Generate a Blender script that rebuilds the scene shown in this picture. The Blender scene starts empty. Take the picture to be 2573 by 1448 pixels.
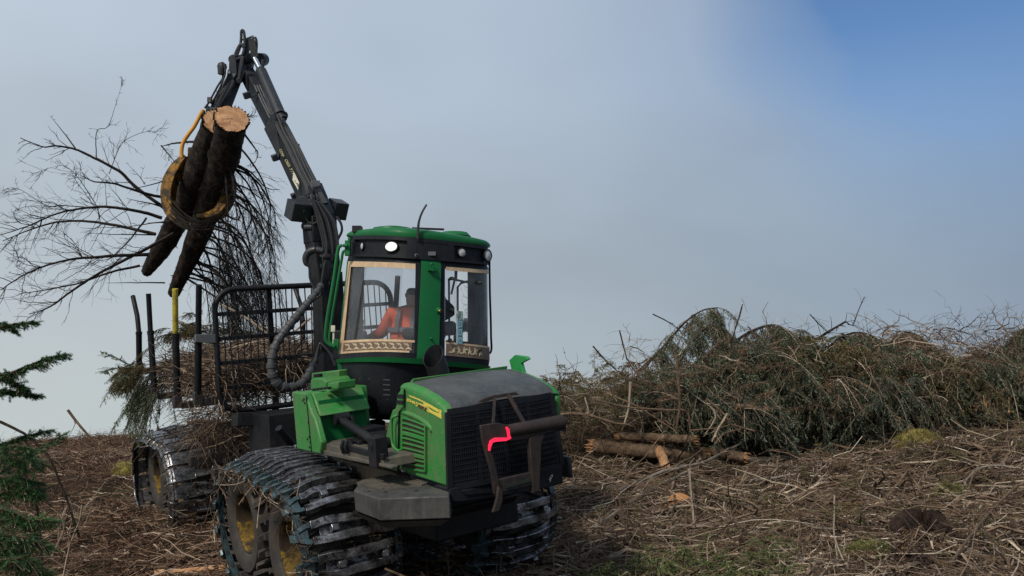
import bpy, math, random
import numpy as np
from mathutils import Matrix, Vector
R_ = math.radians
rng = np.random.default_rng(7); random.seed(7)
sc = bpy.context.scene
COL = sc.collection

# ------------------------------------------------------------------ camera, sky, sun, exposure
FPX = 2250.0; PITCH = R_(5.1); EYE = 2.2          # focal length in photo pixels, upward tilt, eye height
cd = bpy.data.cameras.new('camera'); cam = bpy.data.objects.new('camera', cd); COL.objects.link(cam)
cam.location = (0, 0, EYE); cam.rotation_euler = (R_(90) + PITCH, 0, 0)
cd.sensor_width = 36; cd.lens = FPX / 2573 * 36; cd.clip_end = 3000; cd.clip_start = 0.05
sc.camera = cam
SUN_EL, SUN_AZ = R_(42), R_(-148)                  # weak sun behind thin cloud, high at the left behind the viewer
w = bpy.data.worlds.new('World'); sc.world = w; w.use_nodes = True
nt = w.node_tree; nt.nodes.clear(); N = nt.nodes.new; Lk = nt.links.new
out = N('ShaderNodeOutputWorld'); bg = N('ShaderNodeBackground'); Lk(bg.outputs[0], out.inputs[0])
bg.inputs[1].default_value = 0.1
sky = N('ShaderNodeTexSky'); sky.sky_type = 'NISHITA'; sky.sun_disc = False
sky.sun_elevation = SUN_EL; sky.sun_rotation = SUN_AZ; sky.air_density = 1.0; sky.dust_density = 1.2
tc = N('ShaderNodeTexCoord'); sep = N('ShaderNodeSeparateXYZ'); Lk(tc.outputs['Generated'], sep.inputs[0])
def ramp(src, stops, interp='LINEAR', tree=None):
    t = tree or nt
    r = t.nodes.new('ShaderNodeValToRGB'); r.color_ramp.interpolation = interp
    e = r.color_ramp.elements
    while len(e) > 1: e.remove(e[-1])
    for i, (p, c) in enumerate(stops):
        el = e[0] if i == 0 else e.new(p)
        el.position = p; el.color = (c[0], c[1], c[2], 1) if hasattr(c, '__len__') else (c, c, c, 1)
    t.links.new(src, r.inputs[0]); return r
mr = N('ShaderNodeMapRange'); mr.inputs[1].default_value = -0.12; mr.inputs[2].default_value = 0.5
Lk(sep.outputs[2], mr.inputs[0])
# cloud deck seen from below: pale at the horizon, blue-grey above (radiance x 10, see the strength above)
cl = ramp(mr.outputs[0], [(0.0, (5.5, 6.05, 6.0)), (0.18, (5.0, 5.5, 5.6)), (0.35, (4.6, 5.2, 5.65)), (0.72, (4.95, 5.75, 6.7)), (1.0, (5.2, 6.0, 7.0))])
nz = N('ShaderNodeTexNoise'); nz.inputs['Scale'].default_value = 2.6; nz.inputs['Detail'].default_value = 6; nz.inputs['Roughness'].default_value = .45
mp = N('ShaderNodeMapping'); mp.inputs['Scale'].default_value = (1, 1, 2.2); Lk(tc.outputs['Generated'], mp.inputs[0]); Lk(mp.outputs[0], nz.inputs['Vector'])
nr = ramp(nz.outputs[0], [(0.3, .90), (.5, 1.0), (0.7, 1.07)])
mul = N('ShaderNodeMixRGB'); mul.blend_type = 'MULTIPLY'; mul.inputs[0].default_value = 1
hm = N('ShaderNodeMapRange'); hm.inputs[1].default_value = -.5; hm.inputs[2].default_value = .5; Lk(sep.outputs[0], hm.inputs[0])
hr = ramp(hm.outputs[0], [(0.0, (1, 1, 1)), (.5, (.84, .875, .92)), (.8, (.68, .74, .82)), (1.0, (.55, .62, .74))])
mh = N('ShaderNodeMixRGB'); mh.blend_type = 'MULTIPLY'; mh.inputs[0].default_value = 1; Lk(cl.outputs[0], mh.inputs[1]); Lk(hr.outputs[0], mh.inputs[2])
Lk(mh.outputs[0], mul.inputs[1]); Lk(nr.outputs[0], mul.inputs[2])
# the break in the cloud, upper right
dt = N('ShaderNodeVectorMath'); dt.operation = 'DOT_PRODUCT'; Lk(tc.outputs['Generated'], dt.inputs[0])
hd = Vector((0.66, 1.0, 0.53)).normalized(); dt.inputs[1].default_value = hd
ad = N('ShaderNodeMath'); ad.operation = 'MULTIPLY_ADD'; Lk(nz.outputs[0], ad.inputs[0]); ad.inputs[1].default_value = .05; Lk(dt.outputs['Value'], ad.inputs[2])
hole = ramp(ad.outputs[0], [(0.91, 0.0), (.965, .14), (1.02, .90), (1.035, 1.0)])
skm = N('ShaderNodeMixRGB'); skm.blend_type = 'MULTIPLY'; skm.inputs[0].default_value = 1; Lk(sky.outputs[0], skm.inputs[1]); skm.inputs[2].default_value = (.72, .93, 1.15, 1)
lowf = N('ShaderNodeMapRange'); lowf.inputs[1].default_value = .08; lowf.inputs[2].default_value = .34; Lk(sep.outputs[2], lowf.inputs[0])
hm2 = N('ShaderNodeMath'); hm2.operation = 'MULTIPLY'; Lk(hole.outputs[0], hm2.inputs[0]); Lk(lowf.outputs[0], hm2.inputs[1])
mx = N('ShaderNodeMixRGB'); Lk(hm2.outputs[0], mx.inputs[0]); Lk(mul.outputs[0], mx.inputs[1]); Lk(skm.outputs[0], mx.inputs[2])
Lk(mx.outputs[0], bg.inputs[0])
sd = bpy.data.lights.new('sun', 'SUN'); sd.energy = 3.4; sd.angle = R_(8); sd.color = (1, .92, .80)
sun = bpy.data.objects.new('sun', sd); COL.objects.link(sun)
sdir = Vector((math.sin(SUN_AZ) * math.cos(SUN_EL), math.cos(SUN_AZ) * math.cos(SUN_EL), math.sin(SUN_EL)))
sun.rotation_euler = sdir.to_track_quat('Z', 'Y').to_euler()
vs = sc.view_settings; sc.display_settings.display_device = 'sRGB'
vs.view_transform = 'Standard'; vs.look = 'None'; vs.exposure = 0.0; vs.gamma = 1.0; vs.use_curve_mapping = False
cy = sc.cycles; cy.max_bounces = 6; cy.diffuse_bounces = 3; cy.glossy_bounces = 3; cy.transmission_bounces = 4; cy.transparent_max_bounces = 16
cy.use_denoising = True
cy.sample_clamp_indirect = 4

# ------------------------------------------------------------------ frames and rays
def r3(yaw, pitch, roll):
    return (Matrix.Rotation(R_(-90 + yaw), 3, 'Z') @ Matrix.Rotation(R_(pitch), 3, 'Y') @ Matrix.Rotation(R_(roll), 3, 'X'))
def mat4(m3, loc):
    m = np.eye(4); m[:3, :3] = np.array(m3); m[:3, 3] = loc; return m
TA = mat4(r3(34.0, 0.5, 6.5), (-1.40, 10.2, -0.10))      # front unit: X forward, Y to its left, Z up
TB = mat4(r3(33.5, 3.0, 5.5), (-4.52, 15.65, -0.22))     # rear unit
IA, IB = np.linalg.inv(TA), np.linalg.inv(TB)
def ray(u, v):
    x = (u - 1286.5) / FPX; z = (724 - v) / FPX; c, s = math.cos(PITCH), math.sin(PITCH)
    return np.array([x, c - z * s, s + z * c])
def W(u, v, d): return np.array([0, 0, EYE]) + ray(u, v) * d
def hit(I, u, v, ax, val):
    o = (I @ np.array([0, 0, EYE, 1]))[:3]; d = I[:3, :3] @ ray(u, v)
    return o + d * ((val - o[ax]) / d[ax])
def A(u, v, ax, val): return hit(IA, u, v, ax, val)
def B(u, v, ax, val): return hit(IB, u, v, ax, val)
def tow(T, p):
    p = np.atleast_2d(np.array(p, float)); return p @ T[:3, :3].T + T[:3, 3]
def proj(p):
    x, y, z = np.array(p) - np.array([0, 0, EYE]); c, s = math.cos(PITCH), math.sin(PITCH)
    d = y * c + z * s; return 1286.5 + FPX * x / d, 724 - FPX * (-y * s + z * c) / d, d

# ------------------------------------------------------------------ value noise and terrain
_ph = rng.random((64, 64))
def vnoise(x, y, s):
    x = np.asarray(x, float) / s + 100.3; y = np.asarray(y, float) / s + 57.7
    xi = np.floor(x).astype(int); yi = np.floor(y).astype(int); fx = x - xi; fy = y - yi
    fx = fx * fx * (3 - 2 * fx); fy = fy * fy * (3 - 2 * fy); g = lambda a, b: _ph[a % 64, b % 64]
    return (g(xi, yi) * (1 - fx) + g(xi + 1, yi) * fx) * (1 - fy) + (g(xi, yi + 1) * (1 - fx) + g(xi + 1, yi + 1) * fx) * fy - .5
def H(x, y):
    x = np.asarray(x, float); y = np.asarray(y, float)
    h = -0.14 + 0.108 * ((x + 1.4) * .80 + (np.minimum(y, 26) - 10.2) * .52)
    h = np.where(x < -7, h + (-7 - x) * .045, h)
    h = np.where(x > 10, h - (x - 10) * .03, h)
    d = np.sqrt((x + 2.9) ** 2 + (y - 12.6) ** 2)
    rough = np.clip((d - 2.5) / 3, .25, 1)
    h = h + rough * (vnoise(x, y, 3.1) * .34 + vnoise(x + 9, y, 1.15) * .32) + vnoise(x, y + 5, .45) * .13 * np.clip(rough, .5, 1)
    over = np.maximum(y - 25 - vnoise(x, 0 * y, 6) * 3, 0)
    h = h - .02 * over ** 2 / (1 + over * .04)
    h = h + .55 * np.exp(-((x - 3.0) / 5.0) ** 2 - ((y - 21.5) / 3.0) ** 2) + .35 * np.exp(-((x - 10.5) / 3.5) ** 2 - ((y - 19) / 3.0) ** 2)
    return h
def G(u, v, dmin=5.0):
    """the point of the ground seen at a pixel"""
    r = ray(u, v); t = dmin
    while t < 60:
        p = np.array([0, 0, EYE]) + r * t
        if p[2] < H(p[0], p[1]): break
        t += .03
    return p

# ------------------------------------------------------------------ mesh builder
class MB:
    def __init__(s, T=None): s.V = []; s.F = []; s.n = 0; s.T = T; s.cur = 0; s.sm = True
    def add(s, v, *fs):
        v = np.asarray(v, float).reshape(-1, 3)
        if s.T is not None: v = v @ s.T[:3, :3].T + s.T[:3, 3]
        s.V.append(v)
        for f in fs:
            f = np.atleast_2d(np.asarray(f, np.int64))
            s.F.append((f + s.n, s.cur, s.sm))
        s.n += len(v)
    def box(s, c, d, R=None):
        c = np.array(c, float); d = np.array(d, float) / 2
        q = np.array([[x, y, z] for x in (-1, 1) for y in (-1, 1) for z in (-1, 1)]) * d
        if R is not None: q = q @ np.array(R).T
        s.add(q + c, [[0, 1, 3, 2], [4, 6, 7, 5], [0, 4, 5, 1], [2, 3, 7, 6], [0, 2, 6, 4], [1, 5, 7, 3]])
    def prism(s, pts, off):
        p = np.array(pts, float); k = len(p); off = np.array(off, float)
        i = np.arange(k); j = (i + 1) % k
        s.add(np.vstack([p, p + off]), [list(range(k))[::-1]], [list(range(k, 2 * k))], np.stack([i, j, j + k, i + k], 1))
    def slab(s, pts, th, n=None):
        """polygon thickened along its own normal, both ways"""
        p = np.array(pts, float)
        if n is None:
            n = np.cross(p[1] - p[0], p[2] - p[0]); n /= np.linalg.norm(n)
        s.prism(p - np.array(n) * th / 2, np.array(n) * th)
    def tubes(s, P, Rr, n=4, caps=False):
        P = np.asarray(P, float); N_, K, _ = P.shape; Rr = np.broadcast_to(np.asarray(Rr, float), (N_, K))
        t = np.gradient(P, axis=1); t /= np.linalg.norm(t, axis=2, keepdims=True) + 1e-12
        m = t.mean(1, keepdims=True); ref = np.where(np.abs(m[..., 2:3]) < .75 * np.linalg.norm(m, axis=2, keepdims=True) + 1e-9, np.array([0, 0, 1.]), np.array([1., 0, 0]))
        a = np.cross(t, ref); a /= np.linalg.norm(a, axis=2, keepdims=True) + 1e-12; b = np.cross(t, a)
        th = np.arange(n) * 2 * math.pi / n
        V = P[:, :, None, :] + Rr[:, :, None, None] * (np.cos(th)[None, None, :, None] * a[:, :, None, :] + np.sin(th)[None, None, :, None] * b[:, :, None, :])
        base = (np.arange(N_)[:, None, None] * K + np.arange(K - 1)[None, :, None]) * n
        i = np.arange(n)[None, None, :]; j = (i + 1) % n
        q = np.stack([base + i, base + j, base + n + j, base + n + i], -1).reshape(-1, 4)
        fs = [q]
        if caps:
            st = np.arange(N_)[:, None] * K * n
            fs += [st + np.arange(n)[::-1][None], st + (K - 1) * n + np.arange(n)[None]]
        s.add(V.reshape(-1, 3), *fs)
    def tube(s, pts, r, n=10, caps=True, smooth=0):
        p = np.array(pts, float)
        rr = np.broadcast_to(np.asarray(r, float), (len(p),)).copy()
        if smooth:
            p, rr = spline(p, smooth, rr)
        s.tubes(p[None], rr[None], n, caps)
    def strip(s, pts, side, w_, h_):
        """flat bar of section w_ x h_ swept along pts; side = direction of w_"""
        p = np.array(pts, float); side = np.array(side, float); side /= np.linalg.norm(side)
        t = np.gradient(p, axis=0); t /= np.linalg.norm(t, axis=1, keepdims=True)
        nn = np.cross(t, side); nn /= np.linalg.norm(nn, axis=1, keepdims=True)
        w_ = np.broadcast_to(w_, (len(p),))[:, None]; h_ = np.broadcast_to(h_, (len(p),))[:, None]
        V = np.stack([p + side * w_ / 2 + nn * h_ / 2, p - side * w_ / 2 + nn * h_ / 2, p - side * w_ / 2 - nn * h_ / 2, p + side * w_ / 2 - nn * h_ / 2], 1)
        K = len(p); b_ = np.arange(K - 1)[:, None] * 4; i = np.arange(4)[None]; j = (i + 1) % 4
        s.add(V.reshape(-1, 3), np.stack([b_ + i, b_ + 4 + i, b_ + 4 + j, b_ + j], -1).reshape(-1, 4), [[0, 1, 2, 3]], [[(K - 1) * 4 + q for q in (3, 2, 1, 0)]])
    def lathe(s, prof, c, axis, n=24):
        """prof = [(radius, along)]"""
        ax = np.array(axis, float); ax /= np.linalg.norm(ax)
        ref = np.array([0, 0, 1.]) if abs(ax[2]) < .8 else np.array([1., 0, 0])
        a = np.cross(ax, ref); a /= np.linalg.norm(a); b = np.cross(ax, a); c = np.array(c, float)
        th = np.arange(n) * 2 * math.pi / n
        V = np.array([[c + ax * h + r * (math.cos(q) * a + math.sin(q) * b) for q in th] for r, h in prof])
        K = len(prof); bb = np.arange(K - 1)[:, None] * n; i = np.arange(n)[None]; j = (i + 1) % n
        s.add(V.reshape(-1, 3), np.stack([bb + i, bb + j, bb + n + j, bb + n + i], -1).reshape(-1, 4))
    def cyl(s, p0, p1, r, n=16):
        s.tubes(np.array([[p0, p1]], float), r, n, True)
    def grid(s, P):
        P = np.asarray(P, float); a, b = P.shape[:2]
        i = np.arange(a - 1)[:, None] * b + np.arange(b - 1)[None]
        s.add(P.reshape(-1, 3), np.stack([i, i + 1, i + b + 1, i + b], -1).reshape(-1, 4))
def spline(p, k, rr=None):
    p = np.asarray(p, float); n = len(p); q = np.vstack([2 * p[0] - p[1], p, 2 * p[-1] - p[-2]])
    o = []; ro = []
    for i in range(n - 1):
        a, b, c, d = q[i:i + 4]
        for j in range(k):
            t = j / k
            o.append(.5 * ((2 * b) + (c - a) * t + (2 * a - 5 * b + 4 * c - d) * t * t + (3 * b - a - 3 * c + d) * t ** 3))
            if rr is not None: ro.append(rr[i] * (1 - t) + rr[i + 1] * t)
    o.append(p[-1])
    if rr is None: return np.array(o)
    ro.append(rr[-1]); return np.array(o), np.array(ro)
def rloc(o):
    l = np.zeros(3)
    while o is not None: l = l + np.array(o.location); o = o.parent
    return l
def obj(name, mb, m, parent=None, loc=None, ang=38, bevel=0, flat=False):
    """link the builder's faces as ONE mesh object; vertices are given in world space"""
    me = bpy.data.meshes.new(name)
    V = np.vstack(mb.V)
    if parent is not None: o_ = rloc(parent); lc = None
    else:
        lc = np.array(loc if loc is not None else [V[:, 0].mean(), V[:, 1].mean(), V[:, 2].min()], float); o_ = lc
    V = V - o_
    me.vertices.add(len(V)); me.vertices.foreach_set('co', V.astype(np.float32).ravel())
    lt = np.concatenate([np.full(len(f), f.shape[1]) for f, _, _ in mb.F]); li = np.concatenate([f.ravel() for f, _, _ in mb.F])
    me.loops.add(len(li)); me.loops.foreach_set('vertex_index', li.astype(np.int32))
    me.polygons.add(len(lt)); ls = np.concatenate([[0], np.cumsum(lt)[:-1]])
    me.polygons.foreach_set('loop_start', ls.astype(np.int32)); me.polygons.foreach_set('loop_total', lt.astype(np.int32))
    mi = np.concatenate([np.full(len(f), c) for f, c, _ in mb.F]); me.polygons.foreach_set('material_index', mi.astype(np.int32))
    me.update(calc_edges=True)
    for x in (m if isinstance(m, (list, tuple)) else [m]): me.materials.append(x)
    if not flat:
        me.polygons.foreach_set('use_smooth', np.ones(len(lt), bool))
        if len(lt) < 200000: me.set_sharp_from_angle(angle=R_(ang))
    o = bpy.data.objects.new(name, me); COL.objects.link(o)
    if parent is not None: o.parent = parent
    else: o.location = lc
    if bevel and len(V) < 60000:
        b = o.modifiers.new('bevel', 'BEVEL'); b.width = bevel; b.segments = 2; b.limit_method = 'ANGLE'; b.angle_limit = R_(40); b.harden_normals = False
    return o
def thing(name, loc, label, cat, group=None):
    o = bpy.data.objects.new(name, None); o.empty_display_size = .2; COL.objects.link(o); o.location = loc
    return tag(o, label, cat, group)
def tag(o, label, cat, group=None, kind=None):
    if label: o['label'] = label
    if cat: o['category'] = cat
    if group: o['group'] = group
    if kind: o['kind'] = kind
    return o

# ------------------------------------------------------------------ materials
def newmat(name):
    m = bpy.data.materials.new(name); m.use_nodes = True; t = m.node_tree; b = t.nodes['Principled BSDF']; return m, t, b
def noise(t, scale, detail=5, rough=.55, vec=None, dist=0):
    n = t.nodes.new('ShaderNodeTexNoise'); n.inputs['Scale'].default_value = scale; n.inputs['Detail'].default_value = detail
    n.inputs['Roughness'].default_value = rough; n.inputs['Distortion'].default_value = dist
    if vec is not None: t.links.new(vec, n.inputs['Vector'])
    return n.outputs[0]
def coords(t, scale=(1, 1, 1)):
    c = t.nodes.new('ShaderNodeTexCoord'); m = t.nodes.new('ShaderNodeMapping'); m.inputs['Scale'].default_value = scale
    t.links.new(c.outputs['Object'], m.inputs[0]); return m.outputs[0]
def mixc(t, fac, a, b, mode='MIX'):
    m = t.nodes.new('ShaderNodeMixRGB'); m.blend_type = mode
    for i, x in ((0, fac), (1, a), (2, b)):
        if hasattr(x, 'is_linked'): t.links.new(x, m.inputs[i])
        elif i == 0: m.inputs[0].default_value = x
        else: m.inputs[i].default_value = (*x, 1)
    return m.outputs[0]
def bump(t, b, h, strength=.3, dist=.01):
    n = t.nodes.new('ShaderNodeBump'); n.inputs['Strength'].default_value = strength; n.inputs['Distance'].default_value = dist
    t.links.new(h, n.inputs['Height']); t.links.new(n.outputs[0], b.inputs['Normal'])
def paint(name, col, rough=.45, metal=0, dirt=(.10, .085, .065), amt=.35, scale=5, spec=.4, worn=None, coat=0, bs=.15, bare=.18):
    """painted or worn metal with dust, scuffs and scratches of its own"""
    m, t, b = newmat(name); v = coords(t)
    n1 = noise(t, scale, 8, .65, v, .3); n2 = noise(t, scale * 5, 6, .7, v)
    f = ramp(n1, [(.40, 0.0), (.66, amt)], tree=t).outputs[0]
    c = mixc(t, f, col, dirt)
    f2 = ramp(n2, [(.35, 0.0), (.75, .5 * amt)], tree=t).outputs[0]; c = mixc(t, f2, c, [x * .75 for x in dirt])
    big = ramp(noise(t, 1.1, 3, .5, v), [(.3, .8), (.7, 1.12)], tree=t).outputs[0]; c = mixc(t, 1, c, big, 'MULTIPLY')
    st = ramp(noise(t, 3, 6, .7, coords(t, (9, 9, 1.2)), .4), [(.50, 0.0), (.70, amt * .6)], tree=t).outputs[0]; c = mixc(t, st, c, [x * 1.25 for x in dirt])
    if worn:
        sv = coords(t, (2.5, 30, 9)); s = noise(t, 3, 8, .75, sv, .6)
        f3 = ramp(s, [(.60, 0.0), (.66, bare * 3)], tree=t).outputs[0]; c = mixc(t, f3, c, worn)
    t.links.new(c, b.inputs['Base Color'])
    rr = ramp(n2, [(.3, rough * .75), (.7, min(1, rough * 1.5))], tree=t).outputs[0]; t.links.new(rr, b.inputs['Roughness'])
    b.inputs['Metallic'].default_value = metal; b.inputs['Specular IOR Level'].default_value = spec
    b.inputs['Coat Weight'].default_value = coat; b.inputs['Coat Roughness'].default_value = .25
    bump(t, b, n2, bs, .006); return m
def island(name, stops, rough=.8, bs=.3, scale=30, spec=.2, sss=False, stretch=(1, 1, 1)):
    """each separate piece takes a colour of its own along the ramp"""
    m, t, b = newmat(name); g = t.nodes.new('ShaderNodeNewGeometry')
    v = coords(t, stretch); n = noise(t, scale, 4, .6, v)
    c = ramp(g.outputs['Random Per Island'], stops, tree=t).outputs[0]
    k = ramp(n, [(.3, .62), (.7, 1.3)], tree=t).outputs[0]; c = mixc(t, 1, c, k, 'MULTIPLY')
    t.links.new(c, b.inputs['Base Color']); b.inputs['Roughness'].default_value = rough; b.inputs['Specular IOR Level'].default_value = spec
    if bs: bump(t, b, n, bs, .004)
    if sss:                                                     # thin needles let light through
        o = t.nodes['Material Output']; tl = t.nodes.new('ShaderNodeBsdfTranslucent'); t.links.new(c, tl.inputs[0]); mxs = t.nodes.new('ShaderNodeMixShader'); mxs.inputs[0].default_value = .4
        t.links.new(b.outputs[0], mxs.inputs[1]); t.links.new(tl.outputs[0], mxs.inputs[2]); t.links.new(mxs.outputs[0], o.inputs[0])
    return m
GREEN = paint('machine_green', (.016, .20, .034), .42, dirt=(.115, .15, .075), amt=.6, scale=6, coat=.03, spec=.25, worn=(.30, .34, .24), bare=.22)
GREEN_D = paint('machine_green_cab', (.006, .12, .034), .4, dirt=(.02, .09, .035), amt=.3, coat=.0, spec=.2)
GREEN_B = paint('machine_green_clean', (.01, .24, .05), .35, dirt=(.05, .11, .05), amt=.2, coat=.2)
BLACK = paint('black_paint', (.006, .007, .010), .45, dirt=(.026, .024, .022), amt=.4, worn=(.06, .06, .06), bare=.05, spec=.22)
DARK = paint('dark_plastic', (.007, .009, .014), .5, dirt=(.024, .023, .022), amt=.35, spec=.2)
BOOM = paint('crane_paint', (.014, .018, .026), .4, spec=.3, dirt=(.045, .046, .046), amt=.45, worn=(.14, .145, .15), bare=.10)
RUBBER = paint('hose_rubber', (.018, .019, .022), .42, dirt=(.05, .05, .048), amt=.3)
HOSE_G = paint('hose_sleeve', (.055, .058, .062), .5, dirt=(.03, .03, .03), amt=.5, scale=14)
STEEL = paint('worn_steel', (.48, .49, .52), .26, metal=.85, dirt=(.032, .026, .022), amt=1.15, scale=7, bs=.6)
STEEL_BLUE = paint('worn_steel_blue', (.05, .047, .045), .34, metal=.5, dirt=(.05, .19, .235), amt=.34, scale=12, worn=(.32, .34, .36), bare=.2, bs=.5)
STEEL_D = paint('dark_steel', (.055, .055, .06), .5, metal=.5, dirt=(.04, .03, .024), amt=.9, scale=7, bs=.4)
CHROME = paint('chrome_rod', (.7, .72, .75), .16, metal=1, dirt=(.3, .3, .3), amt=.15)
TYRE = paint('tyre_rubber', (.022, .021, .021), .75, dirt=(.055, .042, .032), amt=.8, scale=4, bs=.5)
RIM = paint('yellow_rim', (.26, .16, .015), .7, spec=.15, dirt=(.035, .025, .016), amt=1.9, scale=5, bs=.4)
YEL = paint('yellow_paint', (.30, .135, .006), .55, spec=.2, dirt=(.03, .02, .01), amt=1.7, scale=9)
YEL_B = paint('yellow_stake', (.62, .50, .03), .5, dirt=(.10, .07, .03), amt=.8, scale=14)
YEL_H = paint('yellow_hose', (.62, .28, .03), .5, dirt=(.2, .09, .02), amt=.4)
BEAMM = paint('muddy_beam', (.085, .060, .040), .7, dirt=(.15, .12, .085), amt=.8, scale=4, bs=.6)
PLATE = paint('tread_plate', (.055, .052, .048), .6, dirt=(.11, .095, .07), amt=.9, scale=6, bs=.5)
BOXG = paint('scuffed_grey_box', (.032, .033, .035), .55, dirt=(.085, .08, .072), amt=.8, scale=4, worn=(.2, .2, .2), bare=.14, spec=.25)
HOODTOP = paint('worn_hood_top', (.035, .042, .046), .5, dirt=(.085, .088, .088), amt=.8, scale=3, worn=(.13, .14, .13), bare=.10)
RUST = paint('rusty_dark_steel', (.020, .017, .018), .6, metal=.2, dirt=(.050, .032, .025), amt=.9, scale=7, bs=.5)
MUD = paint('mud', (.022, .016, .012), .9, dirt=(.06, .042, .03), amt=.8, scale=20, bs=.9)
GREY = paint('grey_paint', (.10, .11, .12), .5, dirt=(.05, .05, .045), amt=.4)
SEAT = paint('seat_fabric', (.02, .021, .024), .85, dirt=(.04, .04, .04), amt=.3)
SKIN = paint('skin', (.34, .19, .14), .55, dirt=(.25, .12, .08), amt=.2, bs=.05)
HIVIS = paint('hi_vis_orange', (1.0, .21, .11), .7, dirt=(1.0, .13, .07), amt=.3, bs=.4)
REFL = paint('reflective_grey_band', (.22, .22, .23), .4, dirt=(.13, .13, .13), amt=.5)
HAIR = paint('dark_hair', (.03, .024, .02), .7, dirt=(.015, .012, .01), amt=.5, bs=.8)
TROUS = paint('dark_trousers', (.03, .033, .045), .85, dirt=(.05, .045, .04), amt=.4)
STRIPE = paint('yellow_stripe', (.72, .58, .09), .5, dirt=(.35, .30, .08), amt=.35, scale=12)
INK = paint('black_letters', (.012, .014, .012), .5, dirt=(.03, .05, .03), amt=.3)
CREAM = paint('cream_marks', (.62, .60, .50), .6, dirt=(.3, .3, .2), amt=.5, scale=20)
TEAL = paint('teal_pictogram', (.03, .16, .18), .5, dirt=(.1, .2, .2), amt=.2)
PALE = paint('pale_sticker', (.30, .45, .50), .5, dirt=(.25, .33, .36), amt=.4)
TAN = paint('tan_window_film', (.50, .33, .20), .45, dirt=(.62, .48, .30), amt=.7, scale=5)
TAN_D = paint('brown_window_film', (.13, .085, .062), .5, dirt=(.20, .13, .09), amt=.6, scale=9)
TAN_L = paint('cream_film_scroll', (.60, .50, .34), .5, dirt=(.32, .24, .15), amt=.7, scale=18)
LENS = paint('lamp_lens', (.50, .52, .52), .15, dirt=(.2, .2, .2), amt=.4, scale=30)
def emit(name, col, st, base=(.5, .5, .5)):
    m, t, b = newmat(name); b.inputs['Base Color'].default_value = (*base, 1)
    v = coords(t); n = ramp(noise(t, 25, 3, .5, v), [(.3, .7), (.7, 1.2)], tree=t).outputs[0]
    c = mixc(t, 1, col, n, 'MULTIPLY'); t.links.new(c, b.inputs['Emission Color']); b.inputs['Emission Strength'].default_value = st; return m
LIT = emit('lit_lamp', (1, 1, .92), .75)
RED_GLOW = emit('red_strip_glow', (1, .015, .07), 1.0, (.8, .02, .06))  # emission put in to brighten the red strip on the guard
def glassmat():
    m = bpy.data.materials.new('cab_glass'); m.use_nodes = True; t = m.node_tree; t.nodes.clear()
    o = t.nodes.new('ShaderNodeOutputMaterial'); tr = t.nodes.new('ShaderNodeBsdfTransparent'); tr.inputs[0].default_value = (.96, .965, .97, 1)
    g = t.nodes.new('ShaderNodeBsdfGlossy'); g.inputs[0].default_value = (1, 1, 1, 1); g.inputs['Roughness'].default_value = .03
    df = t.nodes.new('ShaderNodeBsdfDiffuse'); df.inputs[0].default_value = (.42, .43, .44, 1)
    lw = t.nodes.new('ShaderNodeFresnel'); lw.inputs[0].default_value = 1.5
    v = coords(t); n = ramp(noise(t, 3, 6, .6, v), [(.35, .02), (.75, .14)], tree=t).outputs[0]
    a = t.nodes.new('ShaderNodeMixShader'); t.links.new(n, a.inputs[0]); t.links.new(tr.outputs[0], a.inputs[1]); t.links.new(df.outputs[0], a.inputs[2])
    b = t.nodes.new('ShaderNodeMixShader'); t.links.new(lw.outputs[0], b.inputs[0]); t.links.new(a.outputs[0], b.inputs[1]); t.links.new(g.outputs[0], b.inputs[2])
    t.links.new(b.outputs[0], o.inputs[0]); return m
GLASS = glassmat()
def barkmat(name, c1, c2, c3, scale=14):
    m, t, b = newmat(name); v = coords(t); n = noise(t, scale, 8, .7, v, 1.2); n2 = noise(t, 3, 4, .5, v)
    c = ramp(n, [(.3, c1), (.5, c2), (.72, c3)], tree=t).outputs[0]
    c = mixc(t, 1, c, ramp(n2, [(.3, .65), (.7, 1.25)], tree=t).outputs[0], 'MULTIPLY')
    t.links.new(c, b.inputs['Base Color']); b.inputs['Roughness'].default_value = .85; b.inputs['Specular IOR Level'].default_value = .2
    bump(t, b, n, .9, .02); return m
BARK = barkmat('dark_bark', (.005, .004, .004), (.020, .014, .011), (.085, .058, .040), 9)
BARK_B = barkmat('brown_bark', (.05, .034, .022), (.12, .08, .052), (.24, .17, .11))
BARK_G = barkmat('grey_bark', (.10, .08, .064), (.19, .16, .13), (.34, .29, .24), 20)
def cutmat():
    m, t, b = newmat('cut_wood'); v = coords(t)
    n = noise(t, 10, 5, .6, v); n2 = noise(t, 60, 3, .6, coords(t, (1, 1, .2)))
    c = ramp(n, [(.3, (.24, .11, .05)), (.5, (.40, .21, .10)), (.72, (.55, .33, .17))], tree=t).outputs[0]
    c = mixc(t, 1, c, ramp(n2, [(.3, .75), (.6, 1.08)], tree=t).outputs[0], 'MULTIPLY')
    t.links.new(c, b.inputs['Base Color']); b.inputs['Roughness'].default_value = .8; bump(t, b, n2, .6, .006); return m
CUT = cutmat()
def split(c, k): return [x * k for x in c]
TWIG_D = island('dark_twigs', [(0, (.010, .008, .007)), (.6, (.020, .015, .012)), (1, (.038, .028, .022))], .85, .2)
TWIG = island('brown_twigs', [(0, (.035, .024, .017)), (.4, (.090, .058, .039)), (.7, (.165, .112, .077)), (.9, (.28, .225, .165)), (1, (.44, .37, .29))], .85, .3)
TWIG_R = island('red_brown_twigs', [(0, (.035, .020, .013)), (.45, (.10, .054, .034)), (.75, (.17, .10, .065)), (.93, (.27, .19, .13)), (1, (.42, .33, .24))], .85, .3)
TWIG_L = island('load_twigs', [(0, (.03, .02, .014)), (.5, (.10, .066, .047)), (.85, (.19, .14, .10)), (1, (.36, .28, .21))], .85, .3)
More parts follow.
